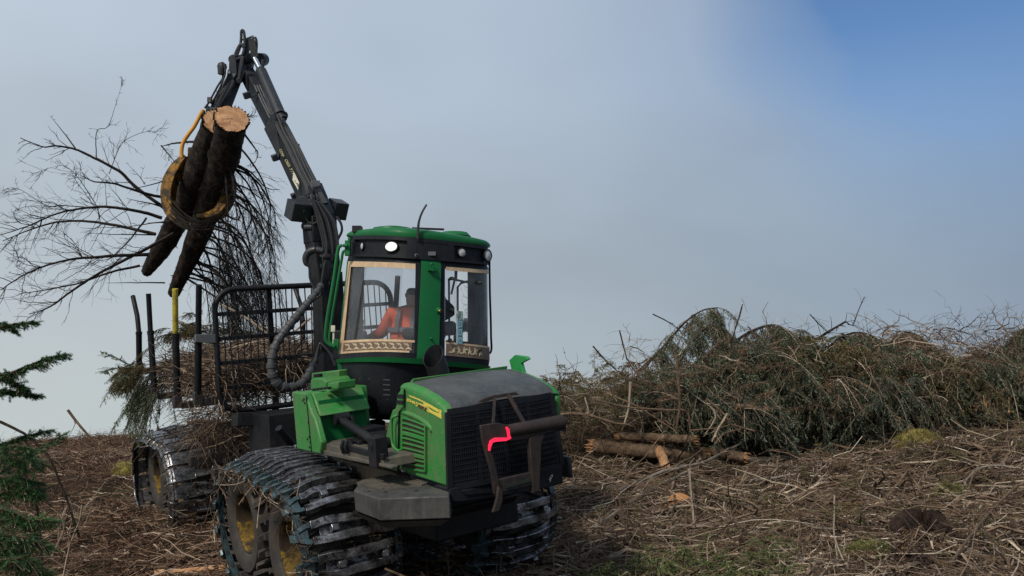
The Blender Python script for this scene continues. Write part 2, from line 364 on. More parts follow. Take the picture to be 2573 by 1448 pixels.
TWIG_P = island('pale_sticks', [(0, (0.160, 0.109, 0.072)), (.5, (0.246, 0.189, 0.138)), (1, (0.493, 0.406, 0.304))], .8, .4, 16)
NEED_G = island('green_needles', [(0, (.05, .075, .045)), (.5, (.135, .18, .115)), (.85, (.23, .28, .185)), (1, (.38, .41, .28))], .6, 0, 1.6, .3, True)
NEED_B = island('blue_green_needles', [(0, (.04, .06, .04)), (.5, (.10, .14, .10)), (1, (.20, .25, .18))], .6, 0, 1.6, .3, True)
NEED_F = island('fresh_needles', [(0, (0.011, 0.043, 0.013)), (.5, (0.025, 0.090, 0.022)), (1, (0.063, 0.153, 0.036))], .55, 0, 3, .35)
NEED_O = island('olive_needles', [(0, (0.070, 0.072, 0.028)), (.5, (0.140, 0.132, 0.056)), (1, (0.240, 0.200, 0.090))], .7, 0, 1.6, .3, True)
NEED_R = island('brown_needles', [(0, (0.063, 0.036, 0.020)), (.5, (0.126, 0.081, 0.043)), (1, (0.216, 0.144, 0.081))], .8, 0, 1.6, .2)
MOSS = island('moss_and_grass', [(0, (0.048, 0.058, 0.016)), (.4, (0.112, 0.120, 0.035)), (.8, (0.192, 0.176, 0.064)), (1, (0.320, 0.272, 0.128))], .85, 0, 3, .2)
# ================================================================== THE FORWARDER
FW = thing('forwarder', tow(TA, [0, 0, 0])[0] + np.array([0, 0, 0]), 'green eight-wheeled forestry forwarder with tracked bogies, lifting two trunks with its raised crane', 'forwarder')
def shift(mb): return mb
# ---------------- bogies: tyre, rim, track shoes
def loopline(n, hx=.75, r=.72, zc=.71):
    """points, tangents and normals round a bogie track"""
    L = 4 * hx + 2 * math.pi * r; o = []
    for i in range(n):
        s = (i / n) * L
        if s < 2 * hx: p = (-hx + s, zc + r + .02 * math.sin(s * 3)); a = 0
        elif s < 2 * hx + math.pi * r: q = (s - 2 * hx) / r; p = (hx + r * math.sin(q), zc + r * math.cos(q)); a = q
        elif s < 4 * hx + math.pi * r: p = (hx - (s - 2 * hx - math.pi * r), zc - r); a = math.pi
        else: q = (s - 4 * hx - math.pi * r) / r; p = (-hx - r * math.sin(q), zc - r * math.cos(q)); a = math.pi + q
        o.append((p[0], p[1], a))
    return o
def shoe_mesh(kind):
    """local: x along the track, y across (0 = outer edge), z away from the wheel"""
    mb = MB(); mb.cur = 0
    if kind == 'plate':
        mb.strip([(0, -.02, -.10), (0, 0, -.03), (0, .04, .004), (0, .26, .022)], (1, 0, 0), .225, .022)
        for x in (-.075, .075):
            mb.strip([(x, .24, .03), (x, .33, .045), (x * .9, .42, .07), (x * .9, .50, .045), (x * .9, .92, .04), (x, 1.0, .0)], (1, 0, 0), [.05, .05, .045, .045, .045, .05], .055)
        mb.box((0, .60, .02), (.13, .72, .02))
        mb.box((0, .44, .07), (.07, .05, .05)); mb.box((0, .80, .065), (.07, .06, .05))
        mb.strip([(0, .88, .02), (0, 1.0, -.01), (0, 1.03, -.08)], (1, 0, 0), .22, .02)
    else:
        mb.cur = 1
        mb.strip([(0, -.03, -.06), (0, .0, -.01), (0, .05, .0), (0, .12, .01)], (1, 0, 0), [.07, .11, .12, .12], .035)
        for x in (-.075, .075):
            mb.cur = 1
            mb.strip([(x * .6, .03, .0), (x, .10, .022), (x, .14, .026)], (1, 0, 0), .05, .05)
            mb.cur = 0
            mb.strip([(x, .14, .026), (x, .19, .03), (x * 1.15, .27, .066), (x * 1.1, .36, .08), (x, .50, .085), (x, .68, .078), (x * 1.05, .84, .04), (x * .8, 1.0, -.03)], (1, 0, 0), .078, .07)
        mb.box((0, .55, .02), (.12, .66, .02))
        mb.box((.0, .34, .10), (.06, .07, .07)); mb.box((0, .78, .085), (.06, .06, .08))
    return mb
def bogie(T, side, kind, pitch, n, full=True, lr=.72, yo_=1.52, hx_=.75, ws=1.0):
    """side -1 = the machine's right (near) side; T = frame of the unit"""
    P = np.eye(4); P[:3, :3] = np.array(Matrix.Rotation(R_(pitch), 3, 'Y')); P[:3, 3] = [0, 0, .71]; Q = np.eye(4); Q[2, 3] = -.71
    T = T @ P @ Q
    yo = -yo_ if side < 0 else yo_ - 1.0
    base = tow(T, (0, side * 1.05, 0))[0] - rloc(FW)
    tr = bpy.data.objects.new('crawler_track', None); COL.objects.link(tr); tr.parent = FW; tr.location = base
    # side chain linking the shoes
    m0 = None; org = rloc(tr)
    for (x, z, a) in loopline(n, hx=hx_, r=lr):
        if not full and z < .15: continue
        if m0 is None:
            mb = shoe_mesh(kind); me_o = obj('track_shoe', mb, [STEEL, STEEL_BLUE] if kind != 'plate' else [STEEL], tr, ang=30, bevel=.006)
            me_o.data.transform(Matrix.Translation(Vector(rloc(tr))))
            m0 = me_o; o = me_o
        else:
            o = m0.copy(); COL.objects.link(o); o.parent = tr
        jig = R_(rng.normal(0, 1.6))
        R = np.array([[math.cos(a), 0, math.sin(a)], [0, 1, 0], [-math.sin(a), 0, math.cos(a)]])
        M4 = np.eye(4); M4[:3, :3] = R @ np.array(Matrix.Rotation(jig, 3, 'Z')); M4[:3, 3] = [x, yo + rng.normal(0, .006), z]
        M4[:3, 1] *= ws; wm = T @ M4; wm[:3, 3] -= org
        o.matrix_local = Matrix(wm.tolist())
    for yy in ((yo + .05, yo + .97 * ws) if side < 0 else (yo + .05, yo + .97)):
        mb = MB(T)
        ll = loopline(n * 3, hx=hx_, r=lr - .02)
        for i, (x, z, a) in enumerate(ll):
            dx, dz = math.cos(a), -math.sin(a); c = np.array([x, yy, z]); d = np.array([dx, 0, dz])
            k = .055 if i % 2 else .045
            if i % 2: mb.tube([c - d * k * 1.9, c - d * k, c + d * k, c + d * k * 1.9], [.012, .028, .028, .012], 6)
            else:
                for q in (-1, 1): mb.strip([c - d * k * 2.1 + [0, q * .025, 0], c + d * k * 2.1 + [0, q * .025, 0]], (0, 1, 0), .014, .05)
        obj('track_chain', mb, STEEL_BLUE if kind != 'plate' else STEEL_D, tr, bevel=0)
    # wheels
    yw = side * 1.05; wd = .28
    for hx in (-hx_, hx_):
        c = np.array([hx, yw, .71]); s = side
        mb = MB(T)
        mb.lathe([(.335, s * wd * .86), (.36, s * wd * .95), (.44, s * wd * 1.03), (.52, s * wd * 1.02), (lr - .09, s * wd * .88), (lr - .055, s * wd * .6), (lr - .048, 0), (lr - .055, -s * wd * .6), (lr - .09, -s * wd * .9), (.44, -s * wd), (.335, -s * wd * .8)], c, (0, 1, 0), 56)
        for k in range(22):                                   # lugs
            an = k * 2 * math.pi / 22
            for q in (-1, 1):
                pts = [c + [math.sin(an + dq) * (lr - .037), q * yy_, math.cos(an + dq) * (lr - .037)] for dq, yy_ in ((0, .02), (.12, .15), (.20, .30))]
                mb.strip(pts, (math.cos(an), 0, -math.sin(an)), .055, .05)
        wo = obj('tyre', mb, TYRE, None, loc=tow(T, c)[0], ang=30)
        wo.name = 'wheel'; wo.parent = tr; wo.location = Vector(np.array(wo.location) - rloc(tr))
        # the wheel carries tyre and rim materials: the rim is a dished disc with hub and bolts
        mb = MB(T)
        mb.lathe([(.345, s * wd * .80), (.325, s * wd * .86), (.312, s * wd * .80), (.30, s * wd * .2), (.285, -s * wd * .1), (.20, -s * wd * .3), (.145, -s * wd * .25), (.14, s * wd * .0), (.12, s * wd * .06), (.0, s * wd * .08)], c, (0, 1, 0), 40)
        for k in range(10):
            an = k * math.pi / 5; b0 = c + [.185 * math.sin(an), -s * wd * .28, .185 * math.cos(an)]
            mb.cyl(b0, b0 + np.array([0, s * .03, 0]), .014, 6)
        obj('rim', mb, RIM, wo, ang=35)
    mb = MB(T); yb = side * .70                                # the bogie box between the wheels
    mb.prism([(-.85, yb, .62), (-.3, yb, .52), (.3, yb, .52), (.85, yb, .62), (.8, yb, .84), (.25, yb, .98), (-.25, yb, .98), (-.8, yb, .84)], (0, -side * .18, 0))
    obj('bogie_beam', mb, STEEL_D, tr, bevel=.02)
    # mud and needles packed on the shoes
    mb = MB(T); ll = loopline(200, hx=hx_, r=lr + .035)
    Q = []; 
    for (x, z, a) in ll:
        if z < .25: continue
        for _ in range(14):
            y = yo + .18 + rng.random() ** .8 * .75
            if vnoise(x * 1 + y, z + y, .16) < .08: continue
            sz = rng.uniform(.008, .028); n_ = rng.normal(0, 1, (4, 3)) * sz
            c = np.array([x + math.sin(a) * rng.uniform(-.02, .03), y, z + math.cos(a) * rng.uniform(-.02, .03)]) + rng.normal(0, .02, 3)
            mb.add(c + n_, [[0, 1, 2], [0, 2, 3], [0, 3, 1], [1, 3, 2]])
    obj('caked_mud', mb, MUD, tr, flat=True)['kind'] = 'stuff'
    if side < 0:
        mb = MB(T); n_ = 700 if kind == 'chain' else 350; k = rng.integers(0, 200, n_); k = k[np.array([ll[i][1] > .5 for i in k])]; n_ = len(k)
        S = np.array([[ll[i][0], yo + rng.uniform(-.06, .10), ll[i][1] - .05] for i in k]) * 1.0; D = rng.normal(0, 1, (n_, 3)) * [1, .5, .6] + [0, -.1, -.5]
        t_ = np.linspace(0, 1, 5)[None, :, None]; L_ = rng.uniform(.04, .20, n_)[:, None, None]; D = D / np.linalg.norm(D, axis=1, keepdims=True)
        P_ = S[:, None] + L_ * (D[:, None] * t_ + rng.normal(0, .5, (n_, 1, 3)) * t_ * t_); mb.tubes(P_, np.full((n_, 5), .0035), 3)
        obj('tangled_grass', mb, TWIG, tr)['kind'] = 'stuff'
    return tr
bogie(TA, -1, 'chain', 3.5, 23, lr=.635, yo_=1.43, hx_=.70)
bogie(TA, 1, 'chain', 2, 23, lr=.635, yo_=1.45, hx_=.70)
bogie(TB, -1, 'plate', -2, 29, yo_=1.55, ws=1.45)
bogie(TB, 1, 'plate', 0, 29)

# ---------------- front chassis
mb = MB(TA)
pl = -.62
pts = [A(u, v, 1, pl) for u, v in ((748, 1131), (985, 1186), (1004, 1200), (985, 1235), (900, 1226), (760, 1160))]
mb.prism(pts, (0, .12, 0)); mb.prism([np.array(p) * [1, -1, 1] for p in pts][::-1], (0, -.12, 0))
mb.box((-.2, 0, .85), (2.6, .8, .26)); mb.box((0, 0, .72), (.30, 1.9, .26))
obj('front_frame', mb, BEAMM, FW, bevel=.012)
mb = MB(TA)
mb.box((1.3, 0, 1.02), (1.6, .9, .4)); mb.prism([(1.2, -.42, .75), (1.9, -.42, .85), (2.2, -.42, 1.1), (1.2, -.42, 1.1)], (0, .84, 0))
obj('belly_plate', mb, BLACK, FW, bevel=.02)

# platform between tank and hood
py = -.92
mb = MB(TA)
p1 = [A(u, v, 1, py) for u, v in ((808, 1112), (962, 1154), (966, 1178), (812, 1140))]
zt = p1[0][2]
mb.prism(p1, (0, .9, 0))
p2 = [A(u, v, 1, py - .02) for u, v in ((806, 1130), (985, 1172), (985, 1180), (806, 1142))]
mb.prism(p2, (0, .06, 0))
obj('side_platform', mb, PLATE, FW, bevel=.008)
mb = MB(TA)
q = [A(u, v, 1, py - .01) for u, v in ((862, 1116), (962, 1142), (962, 1156), (862, 1130))]
mb.prism(q, (0, .03, 0))
for u0 in (862, 872, 938):
    a = A(u0, 1106, 1, py - .02); b = A(u0 + 2, 1140, 1, py - .02)
    mb.tube([a, (a + b) / 2 + [.0, -.02, 0], b], .018, 8)
mb.box(A(950, 1135, 1, py + .02), (.16, .12, .26))
mb.box(A(905, 1118, 1, py + .25), (.30, .16, .12)); mb.cyl(A(874, 1118, 1, py + .1), A(888, 1119, 1, py + .3), .05)
mb.box(A(930, 1096, 1, py + .5), (.30, .22, .20))
mb.cyl(A(914, 1060, 1, -.35), A(916, 1124, 1, -.35), .06); mb.cyl(A(945, 1060, 1, -.1), A(945, 1124, 1, -.1), .10)
mb.lathe([(.0, .06), (.16, .05), (.19, 0), (.17, -.06), (0, -.07)], A(950, 1100, 1, -.45), (0, 0, 1), 24)
obj('cab_mount', mb, BLACK, FW, bevel=.006)
mb = MB(TA); a = A(852, 1052, 1, -.72); b = A(952, 1116, 1, -.72)
mb.tube([a, a + (b - a) * .12, a + (b - a) * .13, b], [.026, .026, .042, .042], 16)
mb.cyl(a - [0, .05, 0], a + [0, .10, 0], .055); mb.cyl(b - [0, .05, 0], b + [0, .10, 0], .05)
obj('levelling_cylinder', mb, BLACK, FW)
# bracket plate with its small rubbed white characters
mb = MB(TA); mb.slab([A(u, v, 1, -.60) for u, v in ((848, 1040), (885, 1044), (890, 1068), (862, 1072), (846, 1058))], .03)
obj('cylinder_bracket', mb, BLACK, FW, bevel=.004)

# ---------------- green tank behind the platform
ty = -.98
mb = MB(TA)
left = [A(u, v, 1, ty) for u, v in ((733, 984), (766, 988), (783, 1040), (790, 1052), (806, 1112), (804, 1142), (746, 1129))]
mb.prism(left, (0, .07, 0))
xb = left[3][0]; x0 = left[0][0]; ztop = left[0][2]; xf = left[-2][0]; zb = left[-1][2]
seam = left[1]
mb.prism([(x0, ty + .07, zb), (seam[0] - .02, ty + .07, zb), (seam[0] - .02, ty + .07, ztop - .01), (x0, ty + .07, ztop - .01)], (0, .62, 0))
mid = A(790, 1050, 1, ty)[2]
mb.prism([(seam[0] - .02, ty + .07, mid), (xb - .02, ty + .07, mid), (seam[0] + .01, ty + .07, ztop - .01), (seam[0] - .02, ty + .07, ztop - .01)], (0, .55, 0))
obj('tank', mb, GREEN, FW, bevel=.02)
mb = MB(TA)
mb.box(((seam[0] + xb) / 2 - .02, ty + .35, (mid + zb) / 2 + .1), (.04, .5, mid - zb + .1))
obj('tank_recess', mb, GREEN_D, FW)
mb = MB(TA)                                                     # panel seam and bolts
s0 = A(769, 992, 1, ty - .004); s1 = A(783, 1137, 1, ty - .004)
mb.strip([s0, s1], (1, 0, 0), .010, .008)
for u, v in ((764, 1003), (766, 1013), (761, 1007), (775, 1062), (777, 1098), (773, 1104), (780, 1112), (778, 1124), (808, 1134)):
    c = A(u, v, 1, ty - .004); mb.cyl(c, c - [0, .006, 0], .011, 8)
obj('tank_seam', mb, BLACK, FW)
mb = MB(TA)
z1 = ztop
def tbox(u0, v0, u1, v1, y, dy, dz):
    a = A(u0, v0, 1, y); b = A(u1, v0, 1, y); mb.box(((a[0] + b[0]) / 2, y + dy / 2, a[2] - dz / 2), (abs(b[0] - a[0]), dy, dz))
mb.prism([A(u, v, 1, -.55) for u, v in ((780, 955), (788, 950), (812, 952), (818, 960), (818, 980), (780, 980))], (0, .3, 0))
obj('oil_filler_housing', mb, GREEN, FW, bevel=.015); mb = MB(TA)
mb.prism([A(u, v, 1, -.35) for u, v in ((782, 938), (850, 930), (850, 985), (782, 985))], (0, .5, 0))
obj('oil_filler_housing', mb, GREEN, FW, bevel=.015); mb = MB(TA)
mb.prism([A(u, v, 1, -.75) for u, v in ((822, 963), (848, 958), (848, 980), (822, 980))], (0, .2, 0))
obj('oil_filler_housing', mb, GREEN, FW, bevel=.015)
mb = MB(TA); c = A(800, 951, 1, -.45); mb.cyl(c, c + [0, 0, .05], .05); obj('filler_cap', mb, BLACK, FW); mb = MB(TA); c = A(800, 978, 1, -.8)
for k in range(5): mb.box(A(790 + k * 9, 979 - k, 1, -.8), (.05, .04, .02))
obj('tank_latch', mb, BLACK, FW)

# ---------------- engine hood
hy = -.60
prof = [A(u, v, 1, hy) for u, v in ((1122, 1222), (1121, 1120), (1119, 1046), (1113, 1031), (1085, 1008), (1055, 990), (1020, 976), (1006, 976))]
xf_ = prof[0][0]; zb_ = prof[0][2]
back = [A(u, v, 1, hy) for u, v in ((998, 1010), (988, 1040), (984, 1100), (982, 1176))]
side_poly = prof + back
mb = MB(TA); mb.prism(side_poly, (0, .05, 0)); obj('hood_panel', mb, GREEN, FW, bevel=.012)
mb = MB(TA); mb.prism([p * [1, -1, 1] for p in side_poly][::-1], (0, -.05, 0)); obj('hood_panel', mb, GREEN, FW, bevel=.012)
# rounded green shoulders and the dark top
top = np.array(prof[2:])
def hood_section(f_in, f_up): return top + np.array([0, 0, 0]) * 0 + np.stack([top[:, 0] * 0, top[:, 0] * 0 + f_in, top[:, 0] * 0 + f_up], 1)
sec = [(0, 0), (.004, .014), (.018, .028), (.04, .038), (.07, .042)]
for sgn in (1, -1):
    mb = MB(TA); P = np.array([hood_section(a, b) for a, b in sec]); P[:, 0:2, 0] += 0
    if sgn < 0: P = P * [1, -1, 1]; P = P[::-1]
    mb.grid(P); obj('hood_shoulder', mb, GREEN, FW, ang=60)
mb = MB(TA); P = [hood_section(.07, .042)]
for k in range(1, 12):
    y = k / 12; P.append(hood_section(.07 + y * (1.06), .042 + .022 * math.sin(math.pi * y)))
P.append(hood_section(1.13, .042)); mb.grid(np.array(P))
mb.prism([top[0] + [-.02, .02, -.05], top[0] + [-.02, .02, .01], top[1] + [-.04, .07, .03], top[1] + [-.04, 1.13, .03], top[0] + [-.02, 1.18, .01], top[0] + [-.02, 1.18, -.05]], (-.03, 0, 0))
obj('hood_top', mb, HOODTOP, FW, ang=60)
# rear hood section beside the cab (its own green panel with vents, behind the seam)
mb = MB(TA)
rp = [A(u, v, 1, hy - .01) for u, v in ((1003, 984), (1010, 974), (1040, 970), (1022, 976), (1016, 984), (1013, 1022), (1000, 1036), (996, 1186), (968, 1177), (968, 1098), (978, 1050), (985, 1030), (996, 1026))]
rp = [A(u, v, 1, hy - .01) for u, v in ((1011, 975), (1013, 1024), (1001, 1036), (998, 1186), (968, 1178), (968, 1100), (980, 1048), (986, 1030), (995, 1026), (998, 990))]
mb.prism(rp, (0, .08, 0)); mb.prism([p * [1, -1, 1] for p in rp][::-1], (0, -.08, 0))
zz = rp[0][2]
mb.prism([rp[0] + [0, .08, 0], rp[-1] + [0, .08, 0], rp[-1] + [0, .10, .06], rp[0] + [.02, .10, .075]], (0, 1.04, 0))
obj('hood_rear_panel', mb, GREEN, FW, bevel=.012)
mb = MB(TA)
mb.strip([A(u, v, 1, hy - .014) for u, v in ((1016, 978), (1016, 1024), (1003, 1036), (1000, 1188))], (1, 0, 0), .012, .012)
for u, v in ((1003, 995), (1001, 1010)):
    mb.prism([A(uu, vv, 1, hy - .022) for uu, vv in ((u - 5, v - 4), (u + 11, v - 3), (u + 10, v + 5), (u - 6, v + 4))], (0, .02, 0))
obj('hood_seam', mb, BLACK, FW)
# side air intake: frame, mesh and slats
fr = [(1009, 1047), (1030, 1051), (1068, 1071), (1072, 1186), (1010, 1175)]
mb = MB(TA); mb.prism([A(u, v, 1, hy - .006) for u, v in fr], (0, .02, 0)); o_in = obj('side_intake', mb, INK, FW)
mb = MB(TA)
def P_in(a, b):
    """a across 0..1, b down 0..1 of the intake opening"""
    u = 1011 + a * 58; vt = 1050 + 20 * a ** 1.2; vb = 1175 + 10 * a
    return A(u, vt + (vb - vt) * b, 1, hy - .014)
for k, b in enumerate(np.linspace(0.0, 1, 11)):
    th = .032 if k in (3, 7) else .014
    mb.strip([P_in(a, b) for a in np.linspace(0, 1, 7)], (0, 0, 1), th, .016)
for a in (0, 1): mb.strip([P_in(a, b) for b in (0, .5, 1)], (1, 0, 0), .02, .02)
obj('slat', mb, GREEN, o_in, bevel=.002)
mb = MB(TA)
for a in np.linspace(.04, .96, 20): mb.strip([P_in(a, b) + [0, .008, 0] for b in (0.02, .98)], (1, 0, 0), .005, .005)
obj('intake_mesh', mb, BEAMM, o_in)
mb = MB(TA)                                                     # raised swage round the intake
mb.tube([A(u, v, 1, hy + .012) for u, v in ((1006, 1036), (1018, 1037), (1040, 1044), (1066, 1058), (1080, 1070), (1086, 1082), (1087, 1110))], [.014, .026, .028, .028, .03, .024, .008], 10, smooth=5)
obj('swage', mb, GREEN, FW)
mb = MB(TA)
mb.tube([A(u, v, 1, y) for u, v, y in ((1002, 1044, hy - .01), (994, 1046, hy - .05), (984, 1056, hy - .06), (985, 1108, hy - .06), (991, 1126, hy - .06), (1003, 1133, hy - .05), (1008, 1129, hy - .01))], .013, 10, smooth=4)
obj('hood_handle', mb, GREEN, FW)
# yellow stripe, rubbed off at the rear, and the maker's name
sy = hy - .004
mb = MB(TA)
mb.prism([A(u, v, 1, sy) for u, v in ((1063, 1013), (1070, 1012), (1080, 1017), (1092, 1024), (1105, 1031), (1104, 1036), (1098, 1035), (1088, 1029), (1080, 1024), (1074, 1021), (1079, 1029), (1092, 1036), (1109, 1040), (1109, 1053), (1090, 1042), (1070, 1031))], (0, .003, 0))
mb.prism([A(u, v, 1, sy) for u, v in ((1103, 1029), (1109, 1032), (1109, 1042), (1103, 1038))], (0, .0031, 0))
mb.prism([A(u, v, 1, sy) for u, v in ((1051, 1013), (1064, 1018), (1076, 1024), (1078, 1037), (1064, 1030), (1052, 1024))], (0, .0029, 0))
mb.prism([A(u, v, 1, sy) for u, v in ((1026, 993), (1040, 998), (1052, 1003), (1066, 1010), (1072, 1014), (1064, 1012), (1056, 1008), (1045, 1003), (1034, 999), (1030, 997))], (0, .003, 0))
obj('stripe', mb, STRIPE, FW)
def textmesh(s, size=1.0, off=.0, ext=0.002):
    cu = bpy.data.curves.new('txt', 'FONT'); cu.body = s; cu.size = size; cu.offset = off; cu.extrude = ext; cu.resolution_u = 3
    o = bpy.data.objects.new('txt', cu); COL.objects.link(o); dg = bpy.context.evaluated_depsgraph_get()
    me = bpy.data.meshes.new_from_object(o.evaluated_get(dg)); V = np.array([v.co[:] for v in me.vertices]); F = [list(p.vertices) for p in me.polygons]
    bpy.data.objects.remove(o); bpy.data.curves.remove(cu); return V, F
def place_text(mb, s, p0, p1, up, h, off=.03, ext=.002):
    """write s from p0 to p1 (local points) with letter height h towards up"""
    V, F = textmesh(s, 1.0, off, ext)
    w_ = V[:, 0].max() - V[:, 0].min(); x = (V[:, 0] - V[:, 0].min()) / w_; hh = V[:, 1].max() - V[:, 1].min(); y = (V[:, 1] - V[:, 1].min()) / hh
    p0, p1, up = map(lambda q: np.array(q, float), (p0, p1, up)); n = np.cross(p1 - p0, up); n /= np.linalg.norm(n)
    X = p0 + x[:, None] * (p1 - p0) + y[:, None] * up * h + V[:, 2:3] * n
    mb.n0 = mb.n; base = mb.n; mb.add(X, *[[f] for f in F[:1]])
    for f in F[1:]: mb.F.append((np.array([f]) + base, mb.cur, mb.sm))
ty_ = hy - .006
def name_bit(s, ua, va, ub, vb, hpx, m):
    mb = MB(TA); a = A(ua, va, 1, ty_); b = A(ub, vb, 1, ty_); up = A(ua, va - hpx, 1, ty_) - a; up = np.array([0, 0, 1.]) * up[2] + np.array([up[0], 0, 0])
    place_text(mb, s, a, b, up, 1.0, .03, .0015); obj('lettering', mb, m, FW)
name_bit('JOHN', 1022, 1009, 1043, 1019, 9, STRIPE)
name_bit('D', 1045, 1020, 1050, 1023, 10, STRIPE)
name_bit('EERE', 1052, 1024, 1072, 1034, 8, INK)
mb = MB(TA); mb.tube([A(u, v, 1, hy - .02) for u, v in ((1008, 1168), (1008, 1178), (1012, 1184), (1016, 1183))], .009, 8, smooth=4); obj('latch_hook', mb, CREAM, FW)
mb = MB(TA); place_text(mb, 'JL.', A(979, 1143, 1, hy - .014), A(991, 1146, 1, hy - .014), (0, 0, .045), 1, .02); obj('rubbed_marking', mb, CREAM, FW)

# exhaust with slanted mouth
mb = MB(TA); b0 = A(1108, 973, 1, -.12); r_ = .098
n = 28; P = []
for rr, ins in ((r_, 0), (r_ * .90, 1)):
    rows = []
    for h in np.linspace(0, 1, 6):
        row = []
        for k in range(n):
            an = 2 * math.pi * k / n
            hmax = .30 - .10 * math.cos(an - R_(-50)) * 1.0
            ben = -.05 * h * h
            row.append(b0 + [rr * math.cos(an) + ben * .2, rr * math.sin(an) + ben, h * hmax])
        rows.append(row + [row[0]])
    P.append(np.array(rows))
mb.grid(P[0]); mb.grid(P[1][::-1]); mb.grid(np.array([P[0][-1], P[1][-1]]))
mb.box(b0 + [0, 0, .0], (.36, .30, .02)); mb.lathe([(.098, 0), (.108, .01), (.108, .03), (.098, .04)], b0 + [0, 0, .02], (0, 0, 1))
obj('exhaust_pipe', mb, BLACK, FW, ang=50)

# ---------------- grille at the front of the hood
gx = A(1124, 1130, 1, hy)[0] + .03
def GP(a, b, dx=0):
    """a across from the near corner, b down"""
    vt = 1036 + (993 - 1036) * a; vb = 1226 + (1168 - 1226) * a
    ut = 1124 + (1384 - 1124) * a; ub = 1129 + (1411 - 1129) * a
    p = A(ut + (ub - ut) * b, vt + (vb - vt) * b, 0, gx); bow = .05 * (1 - (2 * a - 1) ** 2)
    return p + [dx + bow, 0, 0]
mb = MB(TA)
P = np.array([[GP(a, b, -.03) for a in np.linspace(0, 1, 9)] for b in np.linspace(0, 1, 9)]); mb.grid(P)
go = obj('grille', mb, INK, FW)
mb = MB(TA)
for i_, a in enumerate(np.linspace(0.02, .98, 57)):
    wd_ = .009 if i_ % 14 else .034
    mb.strip([GP(a, b) for b in np.linspace(0, 1, 5)], (0, 1, 0), wd_, .014)
for k, b in enumerate(np.linspace(0.0, 1, 15)):
    mb.strip([GP(a, b, .002) for a in np.linspace(0, 1, 9)], (0, 0, 1), .011 if k not in (0, 14) else .05, .016)
for a in (0.0, 1.0): mb.strip([GP(a, b, .004) for b in np.linspace(0, 1, 5)], (0, 1, 0), .045, .03)
obj('grille_bars', mb, DARK, go)
mb = MB(TA)
lo = [A(u, v, 0, gx + .02) for u, v in ((1128, 1228), (1411, 1169), (1416, 1215), (1340, 1235), (1160, 1262), (1135, 1262))]
mb.prism(lo, (-.25, 0, 0))
mb.prism([A(u, v, 0, gx + .035) for u, v in ((1160, 1232), (1240, 1215), (1238, 1240), (1172, 1247))], (-.02, 0, 0))
obj('lower_cowl', mb, DARK, FW, bevel=.012)
mb = MB(TA)                                                     # pale marks low on the far corner
place_text(mb, 'JD', A(1382, 1212, 0, gx + .03), A(1391, 1196, 0, gx + .03), A(1378, 1207, 0, gx + .03) - A(1382, 1212, 0, gx + .03), 1, .02)
obj('corner_marking', mb, CREAM, FW)
mb = MB(TA); mb.box(A(1408, 1175, 0, gx - .25) + [0, .06, 0], (.16, .05, .20)); obj('far_side_box', mb, RUBBER, FW, bevel=.02)

# ---------------- guard in front of the grille
ox = gx + .20
def OP(u, v, dx=0): return A(u, v, 0, ox + dx)
mb = MB(TA)
mb.slab([OP(*p) for p in ((1205, 1069), (1247, 1062), (1283, 1070), (1283, 1098), (1242, 1108), (1232, 1125), (1250, 1200), (1262, 1222), (1262, 1240), (1240, 1242), (1233, 1190), (1211, 1110))], .03)
mb.slab([OP(*p) for p in ((1348, 1092), (1366, 1090), (1357, 1110), (1352, 1232), (1336, 1240), (1332, 1190), (1326, 1100))], .05)
mb.slab([OP(*p, -.01) for p in ((1245, 1205), (1335, 1186), (1352, 1200), (1350, 1215), (1262, 1236), (1250, 1225))], .05)
mb.slab([OP(*p, -.02) for p in ((1275, 1095), (1350, 1085), (1350, 1100), (1275, 1108))], .06)
mb.slab([OP(*p, .03) for p in ((1250, 1222), (1262, 1232), (1261, 1262), (1252, 1284), (1236, 1288), (1246, 1255))], .03)
obj('guard_frame', mb, RUST, FW, bevel=.006)
mb = MB(TA)
for a, b in (((1243, 1000), (1239, 1064)), ((1277, 992), (1316, 1062))):
    mb.strip([OP(*a, -.15), OP(*b, -.02)], (0, 1, 0), .028 if a[0] < 1260 else .036, .02)
mb.prism([OP(u, v, -.19) for u, v in ((1196, 1011), (1210, 1002), (1238, 993), (1292, 985), (1300, 992), (1280, 994), (1240, 1001), (1215, 1010))], (.03, 0, 0))
obj('guard_strut', mb, RUST, FW, bevel=.003)
mb = MB(TA)
a, b = OP(1275, 1083), OP(1412, 1060)
mb.tube([a, a * .6 + b * .4, b], [.052, .056, .062], 20)
c0, c1 = OP(1345, 1062, -.08), OP(1410, 1048, -.08)
mb.prism([c0, c1, OP(1420, 1052, -.0), OP(1416, 1085, 0), OP(1350, 1075, -.02)], (.03, 0, 0))
obj('guard_bar', mb, RUST, FW, ang=50)
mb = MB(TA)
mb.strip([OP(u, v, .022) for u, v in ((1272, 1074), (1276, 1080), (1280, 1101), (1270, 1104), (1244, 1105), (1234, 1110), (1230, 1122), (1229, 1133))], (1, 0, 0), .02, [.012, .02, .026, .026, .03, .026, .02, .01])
obj('red_edge_strip', mb, RED_GLOW, FW)  # bright red edge marking; its glow is added as emission
mb = MB(TA); mb.slab([OP(*p, .0) for p in ((1268, 1218), (1328, 1203), (1328, 1209), (1268, 1226))], .056); obj('guard_slot', mb, INK, FW)

